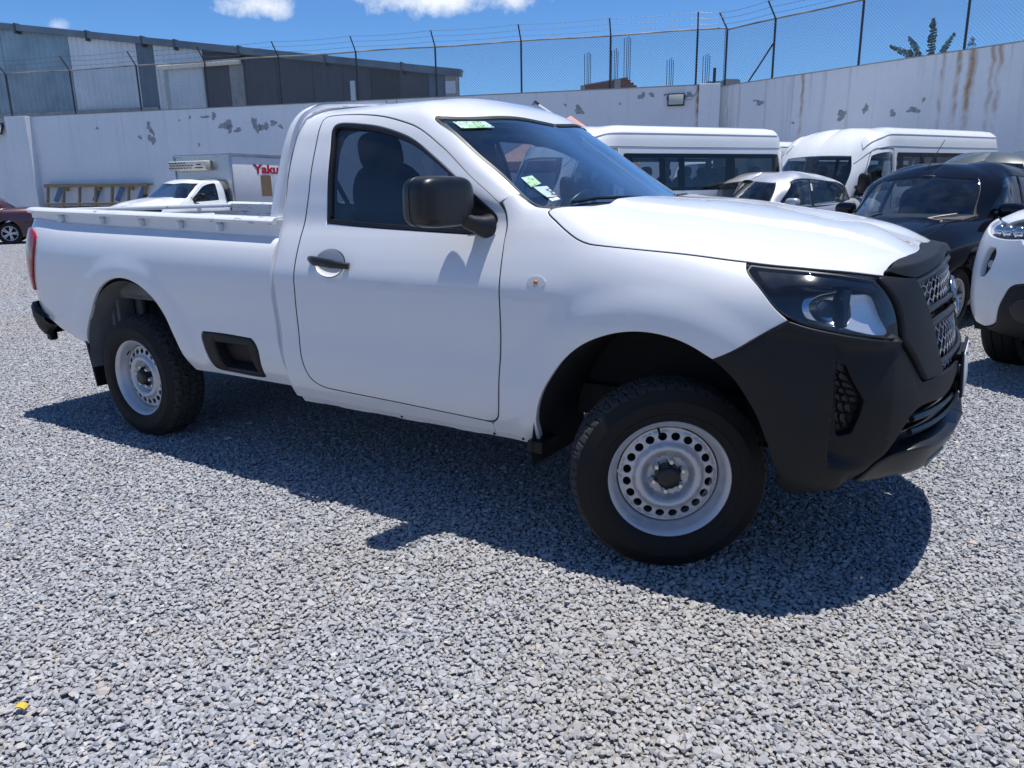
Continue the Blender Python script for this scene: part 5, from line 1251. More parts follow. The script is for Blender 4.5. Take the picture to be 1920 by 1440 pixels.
for xa, xb in ((-20, -8.2), (-8.18, -4.6), (-4.58, -1.9), (-1.88, -.35), (-.33, 2.6), (2.62, 6.4), (6.42, 9.6), (9.62, 12.0)):
    MB().bar((xa, -.10, roof_z(xa)+.02), (xb, -.10, roof_z(xb)+.02), .30, .26).build('roof_flashing', M['flashing'], wh)
for xj in (-8.19, -4.59, -1.89, -.34, 2.61, 6.41, 9.61): MB().box((xj, -.13, roof_z(xj)-.02), (.07, .30, .42)).build('gutter_strap', M['clad_dark'], wh)
rs = MB().add([(-20, -.2, roof_z(-20)+.12), (12, -.2, roof_z(12)+.12), (12, .4, roof_z(12)+.12), (-20, .4, roof_z(-20)+.12)], [(0, 1, 2, 3)]); rs.build('roof_sheet', M['flashing'], wh)
MB().add([(11.74, 0, 0), (11.74, .4, 0), (11.74, .4, 5.6), (11.74, 0, 5.6)], [(0, 1, 2, 3)]).build('side_wall', M['clad_dark'], wh)
MB().prism([(-20, 0), (11.5, 0), (11.5, roof_z(11.5)-.1), (-20, roof_z(-20)-.1)], .06, .12, 'y').build('back_sheet', M['clad_dark'], wh, smooth=0)
local_box('base_blocks', FW, -20, -1.6, -.12, .0, 0, 4.98, M['concrete'], wh)
# ---------------------------------------------------------------- unfinished brick house beyond the wall
def brick_mat():
    t = NT('raw_brick'); b = t.bsdf(Roughness=.95); v = t.coord('Object', (1, 1, 1)); k = t.n('ShaderNodeTexBrick'); k.inputs['Scale'].default_value = 1.0
    mp = t.n('ShaderNodeMapping'); mp.inputs['Rotation'].default_value = (R(90), 0, 0); t.l(v, mp.inputs[0]); t.l(mp.outputs[0], k.inputs['Vector'])
    k.inputs['Brick Width'].default_value = .24; k.inputs['Row Height'].default_value = .075; k.inputs['Mortar Size'].default_value = .012
    k.inputs['Color1'].default_value = (.30, .10, .06, 1); k.inputs['Color2'].default_value = (.22, .075, .05, 1); k.inputs['Mortar'].default_value = (.16, .14, .13, 1); t.l(k.outputs[0], b.inputs['Base Color'])
brick_mat(); plain('rebar', (.075, .085, .12), rough=.7, metal=.3)
FK = FB @ Matrix.Translation((0, 12, 0)); bh_ = empty('brick_house', label='unfinished red brick house with rebar standing beyond the wall', cat='building'); bh_.matrix_world = FK
MB().prism([(15.62, 0), (17.02, 0), (17.02, 6.02), (15.62, 5.84)], -.1, .1, 'y').build('front_wall', M['raw_brick'], bh_, smooth=0)
MB().prism([(17.25, 0), (18.6, 0), (18.6, 5.38), (18.42, 5.38), (18.42, 5.46), (18.27, 5.46), (18.27, 5.56), (18.12, 5.56), (18.12, 5.66), (17.98, 5.66), (17.98, 5.76), (17.84, 5.76), (17.84, 5.88), (17.70, 5.88), (17.70, 6.0), (17.56, 6.0), (17.56, 6.09), (17.25, 6.06)], -.1, .1, 'y').build('stepped_wall', M['raw_brick'], bh_, smooth=0)
local_box('pillar', FK, 17.0, 17.27, -.14, .14, 0, 6.05, M['concrete'], bh_); local_box('pillar', FK, 15.45, 15.66, -.12, .12, 0, 5.86, M['concrete'], bh_)
MB().bar((15.6, 0, 5.87), (17.6, 0, 6.10), .2, .05).build('cap_beam', M['concrete'], bh_)
for cx_, zt_, z0 in ((15.62, 7.20, 5.8), (16.85, 7.27, 5.9), (17.40, 7.75, 6.0), (19.30, 6.75, 5.0), (20.85, 6.84, 5.0)):
    for k, (dx, dz) in enumerate(((0, 0), (.10, .05), (.26, -.02), (.17, .10))):
        MB().tube([(cx_+dx, .05*(k % 2), z0), (cx_+dx+.01*(k-1), .05*(k % 2), zt_+dz)], .016, 5).build('rebar_rod', M['rebar'], bh_)
for cx_ in (19.30, 20.85): local_box('stub_column', FK, cx_-.06, cx_+.34, -.15, .15, 0, 5.45, M['concrete'], bh_)
tk = empty('roof_parapet', label='pale concrete parapet with a dark steel post behind the wall corner', cat='parapet'); tk.matrix_world = FB @ Matrix.Translation((0, 4, 0))
pz = MB(); pz.prism([(21.10, 0), (22.22, 0), (22.22, 4.78), (22.16, 4.83), (21.72, 4.86), (21.60, 4.80), (21.10, 4.80)], -.2, .4, 'y'); pz.build('parapet_block', M['concrete'], tk, smooth=0)
MB().box((21.36, -.30, 4.9), (.10, .08, .62)).build('steel_post', M['fence_steel'], tk)
# ---------------------------------------------------------------- banana plants and a small tree beyond the right-hand wall
def leaf_mat(name, rgb):
    t = NT(name); b = t.bsdf(Roughness=.55); v = t.coord('Object'); n = t.noise(v, 6, 4)
    t.l(t.ramp(n, [(.3, tuple(c*.6 for c in rgb)), (.7, rgb)]), b.inputs['Base Color'])
leaf_mat('banana_leaf', (.055, .085, .030)); leaf_mat('tree_leaf', (.035, .060, .022)); plain('stem_green', (.07, .09, .035), rough=.7); plain('bark', (.10, .075, .05), rough=.95)
FBn = FR @ Matrix.Translation((0, 6, 0)); bp = empty('banana_plant', label='banana plant with ragged leaves rising behind the right hand wall', cat='plant'); bp.matrix_world = FBn
def banana_leaf(base, tip, wid, seed, sag=.15):
    rng = np.random.RandomState(seed); A = np.array(base, float); B = np.array(tip, float); n = 20; pts = []
    for i in range(n+1):
        t = i/n; p = A+(B-A)*t; p[2] += sag*math.sin(math.pi*t)*.6; pts.append(p)
    pts = np.array(pts); w = MB(); ax = B-A; ax /= np.linalg.norm(ax); sd = np.cross(ax, [0, .9, .2]); sd /= np.linalg.norm(sd)
    w.tube([tuple(q) for q in pts], [.02*(1-.8*i/n)+.003 for i in range(n+1)], 5)
    for i in range(3, n):
        t = i/n; wd_ = wid*(math.sin(math.pi*min(1, (t-.12)/.88*.92+.06))**.6)
        for s in (1, -1):
            k = wd_*rng.uniform(.7, 1.1); d = (ax*.35+sd*s); d /= np.linalg.norm(d); dr = np.array([0, 0, -.25*k])
            a = pts[i]; b = pts[min(i+1, n)]*.85+a*.15; e1 = a+d*k+dr+rng.normal(0, .012, 3); e2 = b+d*k*rng.uniform(.85, 1)+dr+rng.normal(0, .012, 3); off = np.array([0, .004, 0])
            w.add([a, b, e2, e1], [(0, 1, 2, 3)])
    return w.build('leaf', M['banana_leaf'], bp, smooth=0)
banana_leaf((2.86, 0, 4.6), (2.80, .05, 6.20), .16, 1, .0); banana_leaf((2.7, .1, 4.6), (1.55, -.1, 5.58), .12, 2, .25); banana_leaf((2.75, 0, 4.7), (2.02, .1, 5.80), .13, 3, .15); banana_leaf((2.9, 0, 4.6), (3.52, .0, 5.66), .11, 4, .12)
banana_leaf((2.8, 0, 4.4), (2.3, -.3, 5.35), .12, 5, .1); banana_leaf((2.9, .1, 4.4), (3.4, .5, 5.2), .12, 6, .2)
MB().tube([(2.85, 0, 0), (2.84, 0, 2.5), (2.82, 0, 4.7)], [.14, .12, .07], 10).build('stem', M['stem_green'], bp)
st_ = empty('small_tree', label='small dark tree top showing behind the fence post', cat='tree'); st_.matrix_world = FBn
w = MB(); rng = np.random.RandomState(5)
for i in range(420):
    h = rng.rand(); r = .34*(1-h)**.8+.02; a = rng.uniform(0, 6.28); rr = r*math.sqrt(rng.rand()); c = Vector((3.95+rr*math.cos(a), .2+rr*math.sin(a), 4.5+h*1.0)); q = Matrix.Rotation(rng.uniform(0, 6.28), 3, 'Z') @ Matrix.Rotation(rng.uniform(-1, 1), 3, 'X'); s = rng.uniform(.025, .05)
    w.add([c+q @ Vector((-s, 0, 0)), c+q @ Vector((0, -s*.35, 0)), c+q @ Vector((s, 0, 0)), c+q @ Vector((0, s*.35, 0))], [(0, 1, 2, 3)])
w.build('crown', M['tree_leaf'], st_, smooth=0); MB().tube([(3.95, .2, 0), (3.95, .2, 5.2)], [.07, .015], 7).build('trunk', M['bark'], st_)
# ---------------------------------------------------------------- timber frame leaning on the wall, tent, odds and ends
def wood_mat():
    t = NT('pine_wood'); b = t.bsdf(Roughness=.8); v = t.coord('Object', (1, 1, 14)); n = t.noise(v, 5, 6, .6, .4)
    t.l(t.ramp(n, [(.3, (.17, .125, .075)), (.6, (.36, .28, .17)), (.8, (.45, .36, .23))]), b.inputs['Base Color'])
wood_mat(); plain('blue_strap', (.12, .20, .38), rough=.6)
tf = empty('timber_frame', label='long timber crate frame leaning against the wall', cat='wooden frame'); tf.matrix_world = FB @ Matrix.Translation((0, -.42, 0))
xa, xb = -3.02, 1.50
MB().bar((xa, .20, 1.74), (xb, .20, 1.71), .10, .12).build('beam', M['pine_wood'], tf, bevel=.006); MB().bar((xa+.1, -.02, 1.06), (xb-.1, -.02, 1.06), .06, .10).build('beam', M['pine_wood'], tf, bevel=.006)
MB().bar((xa-.1, .10, .20), (xb, .10, .20), .10, .12).build('beam', M['pine_wood'], tf, bevel=.006); MB().bar((xa, .34, 1.79), (xb+.12, .36, 1.73), .05, .05).build('beam', M['pine_wood'], tf)
for i, x in enumerate(np.linspace(xa+.1, xb-.1, 7)):
    MB().bar((x-.10, -.02, .1), (x+.02, .22, 1.69), .09, .09).build('upright', M['pine_wood'], tf, bevel=.005)
    if i % 2: MB().box((x+.1, .25, 1.60), (.16, .10, .14)).build('block', M['pine_wood'], tf, bevel=.005)
for x in (-2.5, -.75, .25, 1.2): MB().bar((x-.15, .22, 1.15), (x+.12, .32, 1.72), .02, .17).build('strap', M['blue_strap'], tf)
plain('tent_cloth', (.62, .33, .27), rough=.8); tn = empty('canopy_tent', (-7.93, 13.42, 0), R(18), label='salmon pink canopy tent peak showing behind the nearest van', cat='tent')
w = MB(); w.add([(-1.5, -1.5, 1.95), (1.5, -1.5, 1.95), (1.5, 1.5, 1.95), (-1.5, 1.5, 1.95), (0, 0, 3.0)], [(0, 1, 4), (1, 2, 4), (2, 3, 4), (3, 0, 4)]); w.add([(-1.5, -1.5, 1.95), (1.5, -1.5, 1.95), (1.5, 1.5, 1.95), (-1.5, 1.5, 1.95), (-1.5, -1.5, 1.75), (1.5, -1.5, 1.75), (1.5, 1.5, 1.75), (-1.5, 1.5, 1.75)], [(0, 4, 5, 1), (1, 5, 6, 2), (2, 6, 7, 3), (3, 7, 4, 0)])
w.build('canopy', M['tent_cloth'], tn, smooth=0)
for x in (-1.47, 1.47):
    for y in (-1.47, 1.47): MB().tube([(x, y, 0), (x, y, 1.95)], .02, 6).build('leg', M['rail_galv'], tn)
plain('yellow_bit', (.62, .45, .05), rough=.5); yb = MB(); V = []
for i in range(7):
    a = R(20+i*20); V += [(.018*math.cos(a), -.011, .014*math.sin(a)), (.018*math.cos(a), .011, .014*math.sin(a))]
yb.add(V+[(v[0]*.8, v[1], v[2]*.8) for v in V], [(2*i, 2*i+1, 2*i+3, 2*i+2) for i in range(6)]+[(14+2*i, 16+2*i, 17+2*i, 15+2*i) for i in range(6)])
yo = yb.build('plastic_scrap', M['yellow_bit'], label='small curved yellow plastic scrap lying on the gravel', cat='litter'); yo.location = (-1.143, -2.519, .010); yo.rotation_euler = (0, 0, R(35))
plain('paper_white', (.75, .75, .74), rough=.8)
for (x, y), lb in (((-2.77, -.416), 'white paper scrap on the shaded gravel farther under the pickup'), ((-2.633, -.678), 'white paper scrap on the shaded gravel nearer the rear tyre')):
    pz = MB().add([(-.02, -.012, 0), (.015, -.015, .004), (.022, .010, .001), (-.008, .016, .007), (-.02, -.012, .002), (.015, -.015, .006), (.022, .010, .003), (-.008, .016, .009)], [(3, 2, 1, 0), (4, 5, 6, 7), (0, 1, 5, 4), (1, 2, 6, 5), (2, 3, 7, 6), (3, 0, 4, 7)]).build('paper_scrap', M['paper_white'], label=lb, cat='litter'); pz.location = (x, y, .010)
# ---------------------------------------------------------------- parked vehicles
def alloy(root, x, y, r, w, side, rim_mat, name='wheel', spokes=5):
    """car wheel as one part with tyre and rim pieces; side: -1 right, 1 left"""
    T4 = Matrix.Translation((x, y, r-.004)) @ Matrix.Rotation(0 if side < 0 else math.pi, 4, 'Z')
    rr = r*.66
    ty = MB().lathe([(rr, .02), (rr+.012, -.004), (rr+.03, -.012), (r-.045, -.012), (r-.018, -.002), (r-.004, .016), (r, .04), (r, w*.33), (r-.008, w*.335), (r-.008, w*.355), (r, w*.36), (r, w*.63), (r-.008, w*.635), (r-.008, w*.655), (r, w*.66), (r, w-.05), (r-.006, w-.025), (r-.03, w-.008), (rr, w-.02)], 56)
    wo = ty.build(name, M['rubber'], root, mat4=T4, smooth=.5)
    MB().lathe([(rr+.004, .012), (rr, .0), (rr-.012, .004), (rr-.02, .03), (rr-.025, .12)], 48).build('rim', rim_mat, wo, mat4=T4, smooth=.6)
    d = MB(); d.lathe([(.0001, .018), (.05, .020), (.062, .034)], 20)
    for k in range(spokes*2):
        a = 2*math.pi*(k//2)/spokes+(.16 if k % 2 else -.16); ca, sa = math.cos(a), math.sin(a)
        d.bar((.045*ca, .032, .045*sa), ((rr-.008)*math.cos(a*.98+.02), .022, (rr-.008)*math.sin(a*.98+.02)), .035, .026, up=(0, 1, 0))
    d.build('spokes', rim_mat, wo, mat4=T4, bevel=.004)
    MB().lathe([(.0001, .09), (rr-.02, .09)], 30).build('brake_disc', M['chassis_black'], wo, mat4=T4)
    return wo
def surf_line(S, pts, off, r, name, mat, parent, sd=1, n=4):
    P = catmull(pts, .06); q = S(P[:, 0], P[:, 1])+normals_of(S, P[:, 0], P[:, 1])*off; q = q*np.array([1, sd, 1])
    return MB().tube([tuple(v) for v in q], r, n).build(name, mat, parent)
def rect(u0, u1, s0, s1): return curve([(u0, s0), (u1, s0)], [(u1, s0), (u1, s1)], [(u1, s1), (u0, s1)], [(u0, s1), (u0, s0)])
SD_PLAN = [(-3.0, -2.28, .05, -1.6), (-2.95, -2.28, 0, -1.6), (-2.6, -2.265, -.36, -1.6), (-2.33, -2.2, -.62, -1.62), (-2.15, -2.07, -.77, -1.66), (-1.95, -1.88, -.83, -1.7), (-1.6, -1.55, -.855, -1.5), (-1, -1, -.865, -1), (0, 0, -.865, 0), (1, 1, -.862, 1.0), (1.4, 1.4, -.85, 1.15), (1.7, 1.68, -.815, 1.3), (1.9, 1.86, -.74, 1.4), (2.1, 2.0, -.60, 1.48), (2.35, 2.1, -.36, 1.52), (2.7, 2.15, 0, 1.55), (2.75, 2.15, .05, 1.55)]
SD_ST = {-2.95: [(.10, .28), (.03, .38), (.0, .55), (.01, .72), (.03, .86), (.05, .95), (.09, 1.02), (.16, 1.06), (.35, 1.075), (HUGE, 1.08)],
         -1.7: [(.09, .20), (.035, .30), (.005, .48), (.0, .66), (.015, .80), (.04, .90), (.075, .97), (.13, 1.02), (.35, 1.05), (HUGE, 1.06)],
         0: [(.10, .18), (.04, .27), (.012, .45), (.0, .62), (.012, .76), (.035, .86), (.06, .92), (.085, .955), (.3, .96), (HUGE, .96)],
         1.2: [(.09, .18), (.035, .28), (.01, .45), (0, .60), (.012, .72), (.04, .80), (.08, .86), (.14, .905), (.35, .94), (HUGE, .965)],
         2.0: [(.12, .20), (.04, .28), (.005, .42), (.01, .55), (.04, .66), (.08, .73), (.13, .78), (.2, .82), (.35, .86), (HUGE, .92)],
         2.7: [(.12, .20), (.04, .28), (0, .42), (.01, .55), (.03, .64), (.06, .71), (.11, .76), (.18, .80), (.35, .84), (HUGE, .92)]}
SG_PLAN = [(-2.55, -1.78, .05, -.87), (-2.5, -1.78, 0, -.87), (-2.2, -1.74, -.30, -.83), (-1.95, -1.62, -.52, -.78), (-1.75, -1.45, -.66, -.74), (-1.5, -1.22, -.735, -.68), (-1, -.75, -.785, -.60), (0, .0, -.80, -.45), (.5, .42, -.775, -.35), (.75, .62, -.72, -.30), (.9, .74, -.64, -.22), (1.1, .88, -.48, -.12), (1.4, 1.0, -.22, -.03), (1.62, 1.04, 0, .0), (1.67, 1.04, .05, .0)]
SG_ST = {-2.5: [(0, .98), (.18, 1.07), (.36, 1.18), (.54, 1.28), (.64, 1.33), (.74, 1.37), (HUGE, 1.42)],
         -1.75: [(0, .96), (.12, 1.06), (.24, 1.17), (.37, 1.27), (.45, 1.315), (.55, 1.355), (HUGE, 1.43)],
         -1: [(0, .94), (.05, 1.06), (.10, 1.19), (.16, 1.29), (.21, 1.34), (.29, 1.385), (HUGE, 1.445)],
         0: [(0, .93), (.05, 1.06), (.10, 1.19), (.155, 1.31), (.20, 1.365), (.28, 1.41), (HUGE, 1.46)],
         .75: [(0, .92), (.14, 1.04), (.28, 1.17), (.41, 1.29), (.48, 1.34), (.56, 1.38), (HUGE, 1.455)],
         1.62: [(0, .92), (.2, 1.04), (.42, 1.18), (.64, 1.315), (.74, 1.365), (.84, 1.40), (HUGE, 1.45)]}
def gh_extra(kx, kz):
    def f(P, u, s):
        P = P.copy(); w = smooth01((np.abs(P[..., 0]/kx+.35)-.33)/.36)*smooth01((P[..., 2]/kz-.95)/.36)
        P[..., 1] *= 1+.31*w; return P
    return f
def van_extra(P, u, s):
    P = P.copy(); P[..., 1] *= 1+.22*smooth01((P[..., 0]-.9)/.55)*smooth01((P[..., 2]-1.0)/.7); return P
def scaled_loft(plan, st, sref, kx, ky, kz, gh=False):
    pl = [(u, x*kx, y*ky, sx*kx) for u, x, y, sx in plan]
    ss = {u: [(d if d > 5 else d*ky, z*kz) for d, z in v] for u, v in st.items()}
    return Loft(pl, ss, sref, gh_extra(kx, kz) if gh else None)
def interior(root, z0, xs, ys, mat, h=.30, rear=True):
    """seats below the glass: cushioned backs with headrests"""
    for x in xs:
        for y in ys:
            b = MB().ball((x, y, z0+h*.28), (.10, .22, h), 16, 10, .6); so = b.build('seat', mat, root, smooth=1.2)
            MB().ball((x-.04, y, z0+h*1.28+.06), (.055, .13, .085), 14, 8, .7).build('headrest', mat, so, smooth=1.2)
def sedan(label, paintm, loc, heading, kx=1.0, ky=1.0, kz=1.0, wheel_r=.31, rim='steel_silver', glass_m='mid_glass', dark_trim=True, group=None, antenna=None, step=.07, rail=None, doors=True):
    root = empty('parked_car', (loc[0], loc[1], 0), heading, label, 'car', group)
    B = scaled_loft(SD_PLAN, SD_ST, 0, kx, ky, kz); G = scaled_loft(SG_PLAN, SG_ST, 0, kx, ky, kz, True); be, ge = B.sk[-1], G.sk[-1]; bs, gs = B.sk, G.sk
    fx, rx, ar = 1.32, -1.36, (wheel_r+.045)
    def arch(cx, u0):      # opening in (u,s): circle round the axle
        t = np.linspace(0, math.pi, 16); return [(cx+ar/kx*math.cos(a), max(0, np.interp(wheel_r-.02+ar*math.sin(a), [p[1]*kz for p in SD_ST[0]][:8], bs[:8]))) for a in t[::-1]]
    A1 = arch(rx, 0); A2 = arch(fx, 0)
    head = curve([(1.62, bs[4]*1.0), (1.80, bs[3]+.04), (2.12, bs[3]+.05)], [(2.12, bs[3]+.05), (2.22, bs[5]-.01)], [(2.22, bs[5]-.01), (2.0, bs[6]), (1.75, bs[6]), (1.62, bs[4])])
    tail = curve([(-1.98, bs[5]), (-2.30, bs[5]), (-2.55, bs[5]-.01)], [(-2.55, bs[5]-.01), (-2.5, bs[3])], [(-2.5, bs[3]), (-2.2, bs[3]+.02), (-1.98, bs[5])])
    out = curve([(-2.95, 0), (A1[0][0], 0)], A1, [(A1[-1][0], 0), (A2[0][0], 0)], A2, [(A2[-1][0], 0), (2.7, 0)], [(2.7, 0), (2.7, be)], [(2.7, be), (-2.95, be)], [(-2.95, be), (-2.95, 0)], step=.05)
    body = panel('body', B, out, paintm, root, holes=[head, tail], sides=(1, -1), open_y=True, step=step, depth=.03)
    for sd in (1, -1):
        hl = panel('headlight', B, head, M['gloss_black'], root, sides=(sd,), step=.06, depth=0, off=-.03, round_=0); panel('lens', B, head, M['clear_lens'], hl, sides=(sd,), step=.05, depth=.01, off=.001)
        c = B(np.array([1.9]), np.array([bs[4]+.04]))[0]; MB().ball((c[0]-.05, c[1]*sd+.05*sd, c[2]), (.055, .06, .05), 12, 8).build('reflector', M['chrome'], hl)
        panel('tail_lamp', B, tail, M['red_lens'], root, sides=(sd,), step=.06, depth=.01, off=.004)
    # glasshouse
    s0 = gs[0]; s1 = gs[3]+.02
    ws_ = curve([(.86, gs[0]+.03), (1.2, gs[0]+.02), (1.62, gs[0]+.015)], [(1.62, gs[0]+.015), (1.62, s1+.01)], [(1.62, s1+.01), (1.2, s1), (.90, s1-.015)], [(.90, s1-.015), (.86, gs[0]+.03)])
    rw_ = curve([(-1.93, gs[0]+.05), (-2.5, gs[0]+.04)], [(-2.5, gs[0]+.04), (-2.5, s1-.02)], [(-2.5, s1-.02), (-1.98, s1-.03)], [(-1.98, s1-.03), (-1.93, gs[0]+.05)])
    f1 = curve([(-.20, gs[0]+.035), (.50, gs[0]+.035)], [(.50, gs[0]+.035), (.63, gs[0]+.05), (.60, gs[2]), (.54, s1-.03)], [(.54, s1-.03), (.2, s1-.005), (-.20, s1)], [(-.20, s1), (-.20, gs[0]+.035)])
    f2 = curve([(-1.25, gs[0]+.05), (-.28, gs[0]+.035)], [(-.28, gs[0]+.035), (-.28, s1)], [(-.28, s1), (-.8, s1-.005), (-1.2, s1-.03)], [(-1.2, s1-.03), (-1.30, gs[1]), (-1.25, gs[0]+.05)])
    f3 = curve([(-1.55, gs[0]+.06), (-1.31, gs[0]+.05)], [(-1.31, gs[0]+.05), (-1.27, s1-.05)], [(-1.27, s1-.05), (-1.42, gs[2]), (-1.55, gs[0]+.06)])
    gout = curve([(-2.5, -.0), (1.62, 0)], [(1.62, 0), (1.62, ge)], [(1.62, ge), (-2.5, ge)], [(-2.5, ge), (-2.5, 0)], step=.05)
    top = panel('roof', G, gout, paintm, root, holes=[f1, f2, f3] if not dark_trim else [offset_poly(p if area2(p) > 0 else p[::-1], -.0)[0] for p in (f1, f2, f3)], sides=(1, -1), open_y=True, step=step, depth=.02) if False else None
    # roof shell with openings cut as C-shapes at the centre line
    gout = curve([(-2.5, 0), (1.62, 0)], [(1.62, 0), (1.62, gs[0]+.015)], [(1.62, gs[0]+.015), (1.2, gs[0]+.02), (.86, gs[0]+.03)], [(.86, gs[0]+.03), (.90, s1-.015)], [(.90, s1-.015), (1.2, s1), (1.62, s1+.01)], [(1.62, s1+.01), (1.62, ge)], [(1.62, ge), (-2.5, ge)], [(-2.5, ge), (-2.5, s1-.02)], [(-2.5, s1-.02), (-1.98, s1-.03)], [(-1.98, s1-.03), (-1.93, gs[0]+.05)], [(-1.93, gs[0]+.05), (-2.5, gs[0]+.04)], [(-2.5, gs[0]+.04), (-2.5, 0)], step=.05)
    shell = panel('roof', G, gout, paintm, root, holes=[f1, f2, f3], sides=(1, -1), open_y=True, step=step, depth=.02)
    panel('windscreen', G, ws_, M[glass_m], root, sides=(1, -1), open_y=True, step=.10, depth=0, off=-.004, round_=0, gap=-.004); panel('rear_window', G, rw_, M['mid_glass'], root, sides=(1, -1), open_y=True, step=.10, depth=0, off=-.004, round_=0, gap=-.004)
    frame = curve([(-1.62, gs[0]+.04), (-1.2, gs[0]+.02), (.55, gs[0]+.015)], [(.55, gs[0]+.015), (.67, gs[0]+.04), (.63, gs[2]), (.56, s1)], [(.56, s1), (.2, s1+.03), (-.8, s1+.03), (-1.22, s1-.0)], [(-1.22, s1), (-1.45, gs[2]), (-1.62, gs[0]+.04)])
    for sd in (1, -1):
        if dark_trim: panel('window_frame', G, frame, M['satin_black'], shell, holes=[f1, f2, f3], sides=(sd,), step=.09, depth=.005, off=.004)
        for f in (f1, f2, f3): panel('side_window', G, f, M[glass_m], root, sides=(sd,), step=.12, depth=0, off=-.006, round_=0, gap=-.004)
        panel('screen_seal', G, curve([(.80, gs[0]+.02), (.86, gs[0]+.02)], [(.86, gs[0]+.02), (.90, s1)], [(.90, s1), (.885, s1)], [(.885, s1), (.845, gs[1]), (.80, gs[0]+.02)]), M['seal_rubber'], shell, sides=(sd,), step=.08, depth=.002, off=.003)
        if doors:
            for ln in ([(.74, bs[1]), (.70, bs[3]), (.62, bs[5]), (.66, bs[7])], [(-.24, bs[1]), (-.24, bs[7])], [(-1.02, bs[3]-.05), (-1.15, bs[4]), (-1.28, bs[6]), (-1.26, bs[7])], [(.74, bs[1]), (-.24, bs[1]-.01), (-1.0, bs[1])]):
                surf_line(B, ln, .0008, .0045, 'door_seam', M['seal_rubber'], body, sd)
            surf_line(B, [(.95, bs[8]-.12), (1.3, bs[7]+.06), (1.62, bs[6]+.05), (1.95, bs[6]+.03)], .0008, .0045, 'bonnet_seam', M['seal_rubber'], body, sd)
            for hx in (-.08, -1.12):
                q = B(np.array([hx]), np.array([bs[5]-.03]))[0]; MB().ball((q[0]*1.0, (q[1]-.02)*sd, q[2]), (.10, .016, .014), 14, 8, .7).build('door_handle', paintm, body, smooth=1)
        mp = G(np.array([.56]), np.array([gs[0]+.08]))[0]
        mo = MB().ball(((mp[0]-.02), (mp[1]-.14)*sd, mp[2]+.03), (.07, .115, .075), 20, 12, .65).build('side_mirror', paintm, root, smooth=1.2)
        MB().tube([(mp[0], mp[1]*sd, mp[2]), (mp[0]-.01, (mp[1]-.08)*sd, mp[2]+.01)], .025, 8).build('mirror_arm', M['satin_black'], mo)
        for ax, in ((fx*kx,), (rx*kx,)): alloy(root, ax, -sd*.83*ky, wheel_r, .20, -sd, M[rim])
        tt = np.linspace(0, math.pi, 18)
        for ax in (fx*kx, rx*kx):
            V = []
            for a in tt: V += [(ax+(ar+.01)*math.cos(a), -.82*ky*sd, wheel_r+(ar+.01)*math.sin(a)), (ax+(ar+.01)*math.cos(a), -.5*ky*sd, wheel_r+(ar+.01)*math.sin(a))]
            mesh_obj('wheel_liner', V, [(2*i, 2*i+1, 2*i+3, 2*i+2) for i in range(17)], M['liner'], body, smooth=.6)
    MB().box((0, 0, .26), (3.9*kx, 1.3*ky, .10)).build('underside', M['chassis_black'], root)
    interior(root, .90*kz, (-.30*kx, -1.05*kx), (-.36, .36), M['seat_fabric'], h=.26*kz)
    MB().prism([(.35*kx, .93*kz), (.60*kx, .985*kz), (.95*kx, .955*kz), (.95*kx, .90*kz), (.35*kx, .88*kz)], -.66*ky, .66*ky, 'y').build('dashboard', M['dash_plastic'], root, bevel=.01)
    sw_ = MB().tube([(.18*math.cos(t), .18*math.sin(t), 0) for t in np.linspace(0, 2*math.pi, 30)], .014, 8, caps=False); sw_.build('steering_wheel', M['satin_black'], root, mat4=Matrix.Translation((.28*kx, .36*ky, .98*kz)) @ Matrix.Rotation(R(-65), 4, 'Y'))
    MB().ball((.36*kx, 0, 1.32*kz), (.02, .11, .03), 12, 8).build('rear_view_mirror', M['satin_black'], root)
    for sgn in (1, -1):
        P = [(1.30, gs[0]+.0), (1.36, gs[0]+.05), (1.46, gs[0]+.07)] if sgn == 1 else [(1.40, gs[0]), (1.2, gs[0]+.05), (1.02, gs[0]+.08)]
        surf_line(G, P, .014, .008, 'wiper', M['seal_rubber'], root, sgn)
    # bumper openings
    panel('grille', B, rect(2.30, 2.7, bs[4]-.02, bs[5]), M['gloss_black'], root, sides=(1, -1), open_y=True, step=.08, depth=.006, off=.003); panel('intake', B, rect(2.25, 2.7, bs[1], bs[2]+.02), M['satin_black'], root, sides=(1, -1), open_y=True, step=.08, depth=.006, off=.003)
    if antenna:
        q = G(np.array([1.35]), np.array([gs[5]+.02]))[0]
        MB().tube([tuple(q), (q[0]-.30, q[1], q[2]+.27), (q[0]-.34, q[1], q[2]+.31)], [.006, .004, .003], 6).build('aerial', M['satin_black'], root)
    return root, B, G
HD = math.atan2(-.919, -.395)       # the row facing the pickup
DV = np.array([-.395, -.919]); LV = np.array([.919, -.395])
def hd(x, y): return math.atan2(y, x)
sedan('black saloon car with a roof aerial parked beyond the pickup bonnet', M['dark_paint'], (.364, 6.371), hd(-.355, -.935), kx=.97, ky=.985, kz=1.07, antenna=True, wheel_r=.305, dark_trim=False)
sil, SB, SG = sedan('silver grey saloon car parked between the van and the black car', M['silver_paint'], (-2.434, 9.749), hd(-.428, -.904), kx=1.014, ky=1.08, kz=1.075, antenna=None)
panel('window_sticker', SG, np.array([(-.29, SG.sk[2]+.10), (-.235, SG.sk[2]+.10), (-.235, SG.sk[2]-.02), (-.29, SG.sk[2]-.02)]), M['paper_white'], sil, sides=(-1,), step=.1, depth=0, off=.008, round_=0, gap=0)
olv, OB, OG = sedan('olive green car roof showing behind the black saloon', M['olive_paint'], (.708, 10.684), hd(-.28, -.96), kz=1.234, dark_trim=False, step=.09)
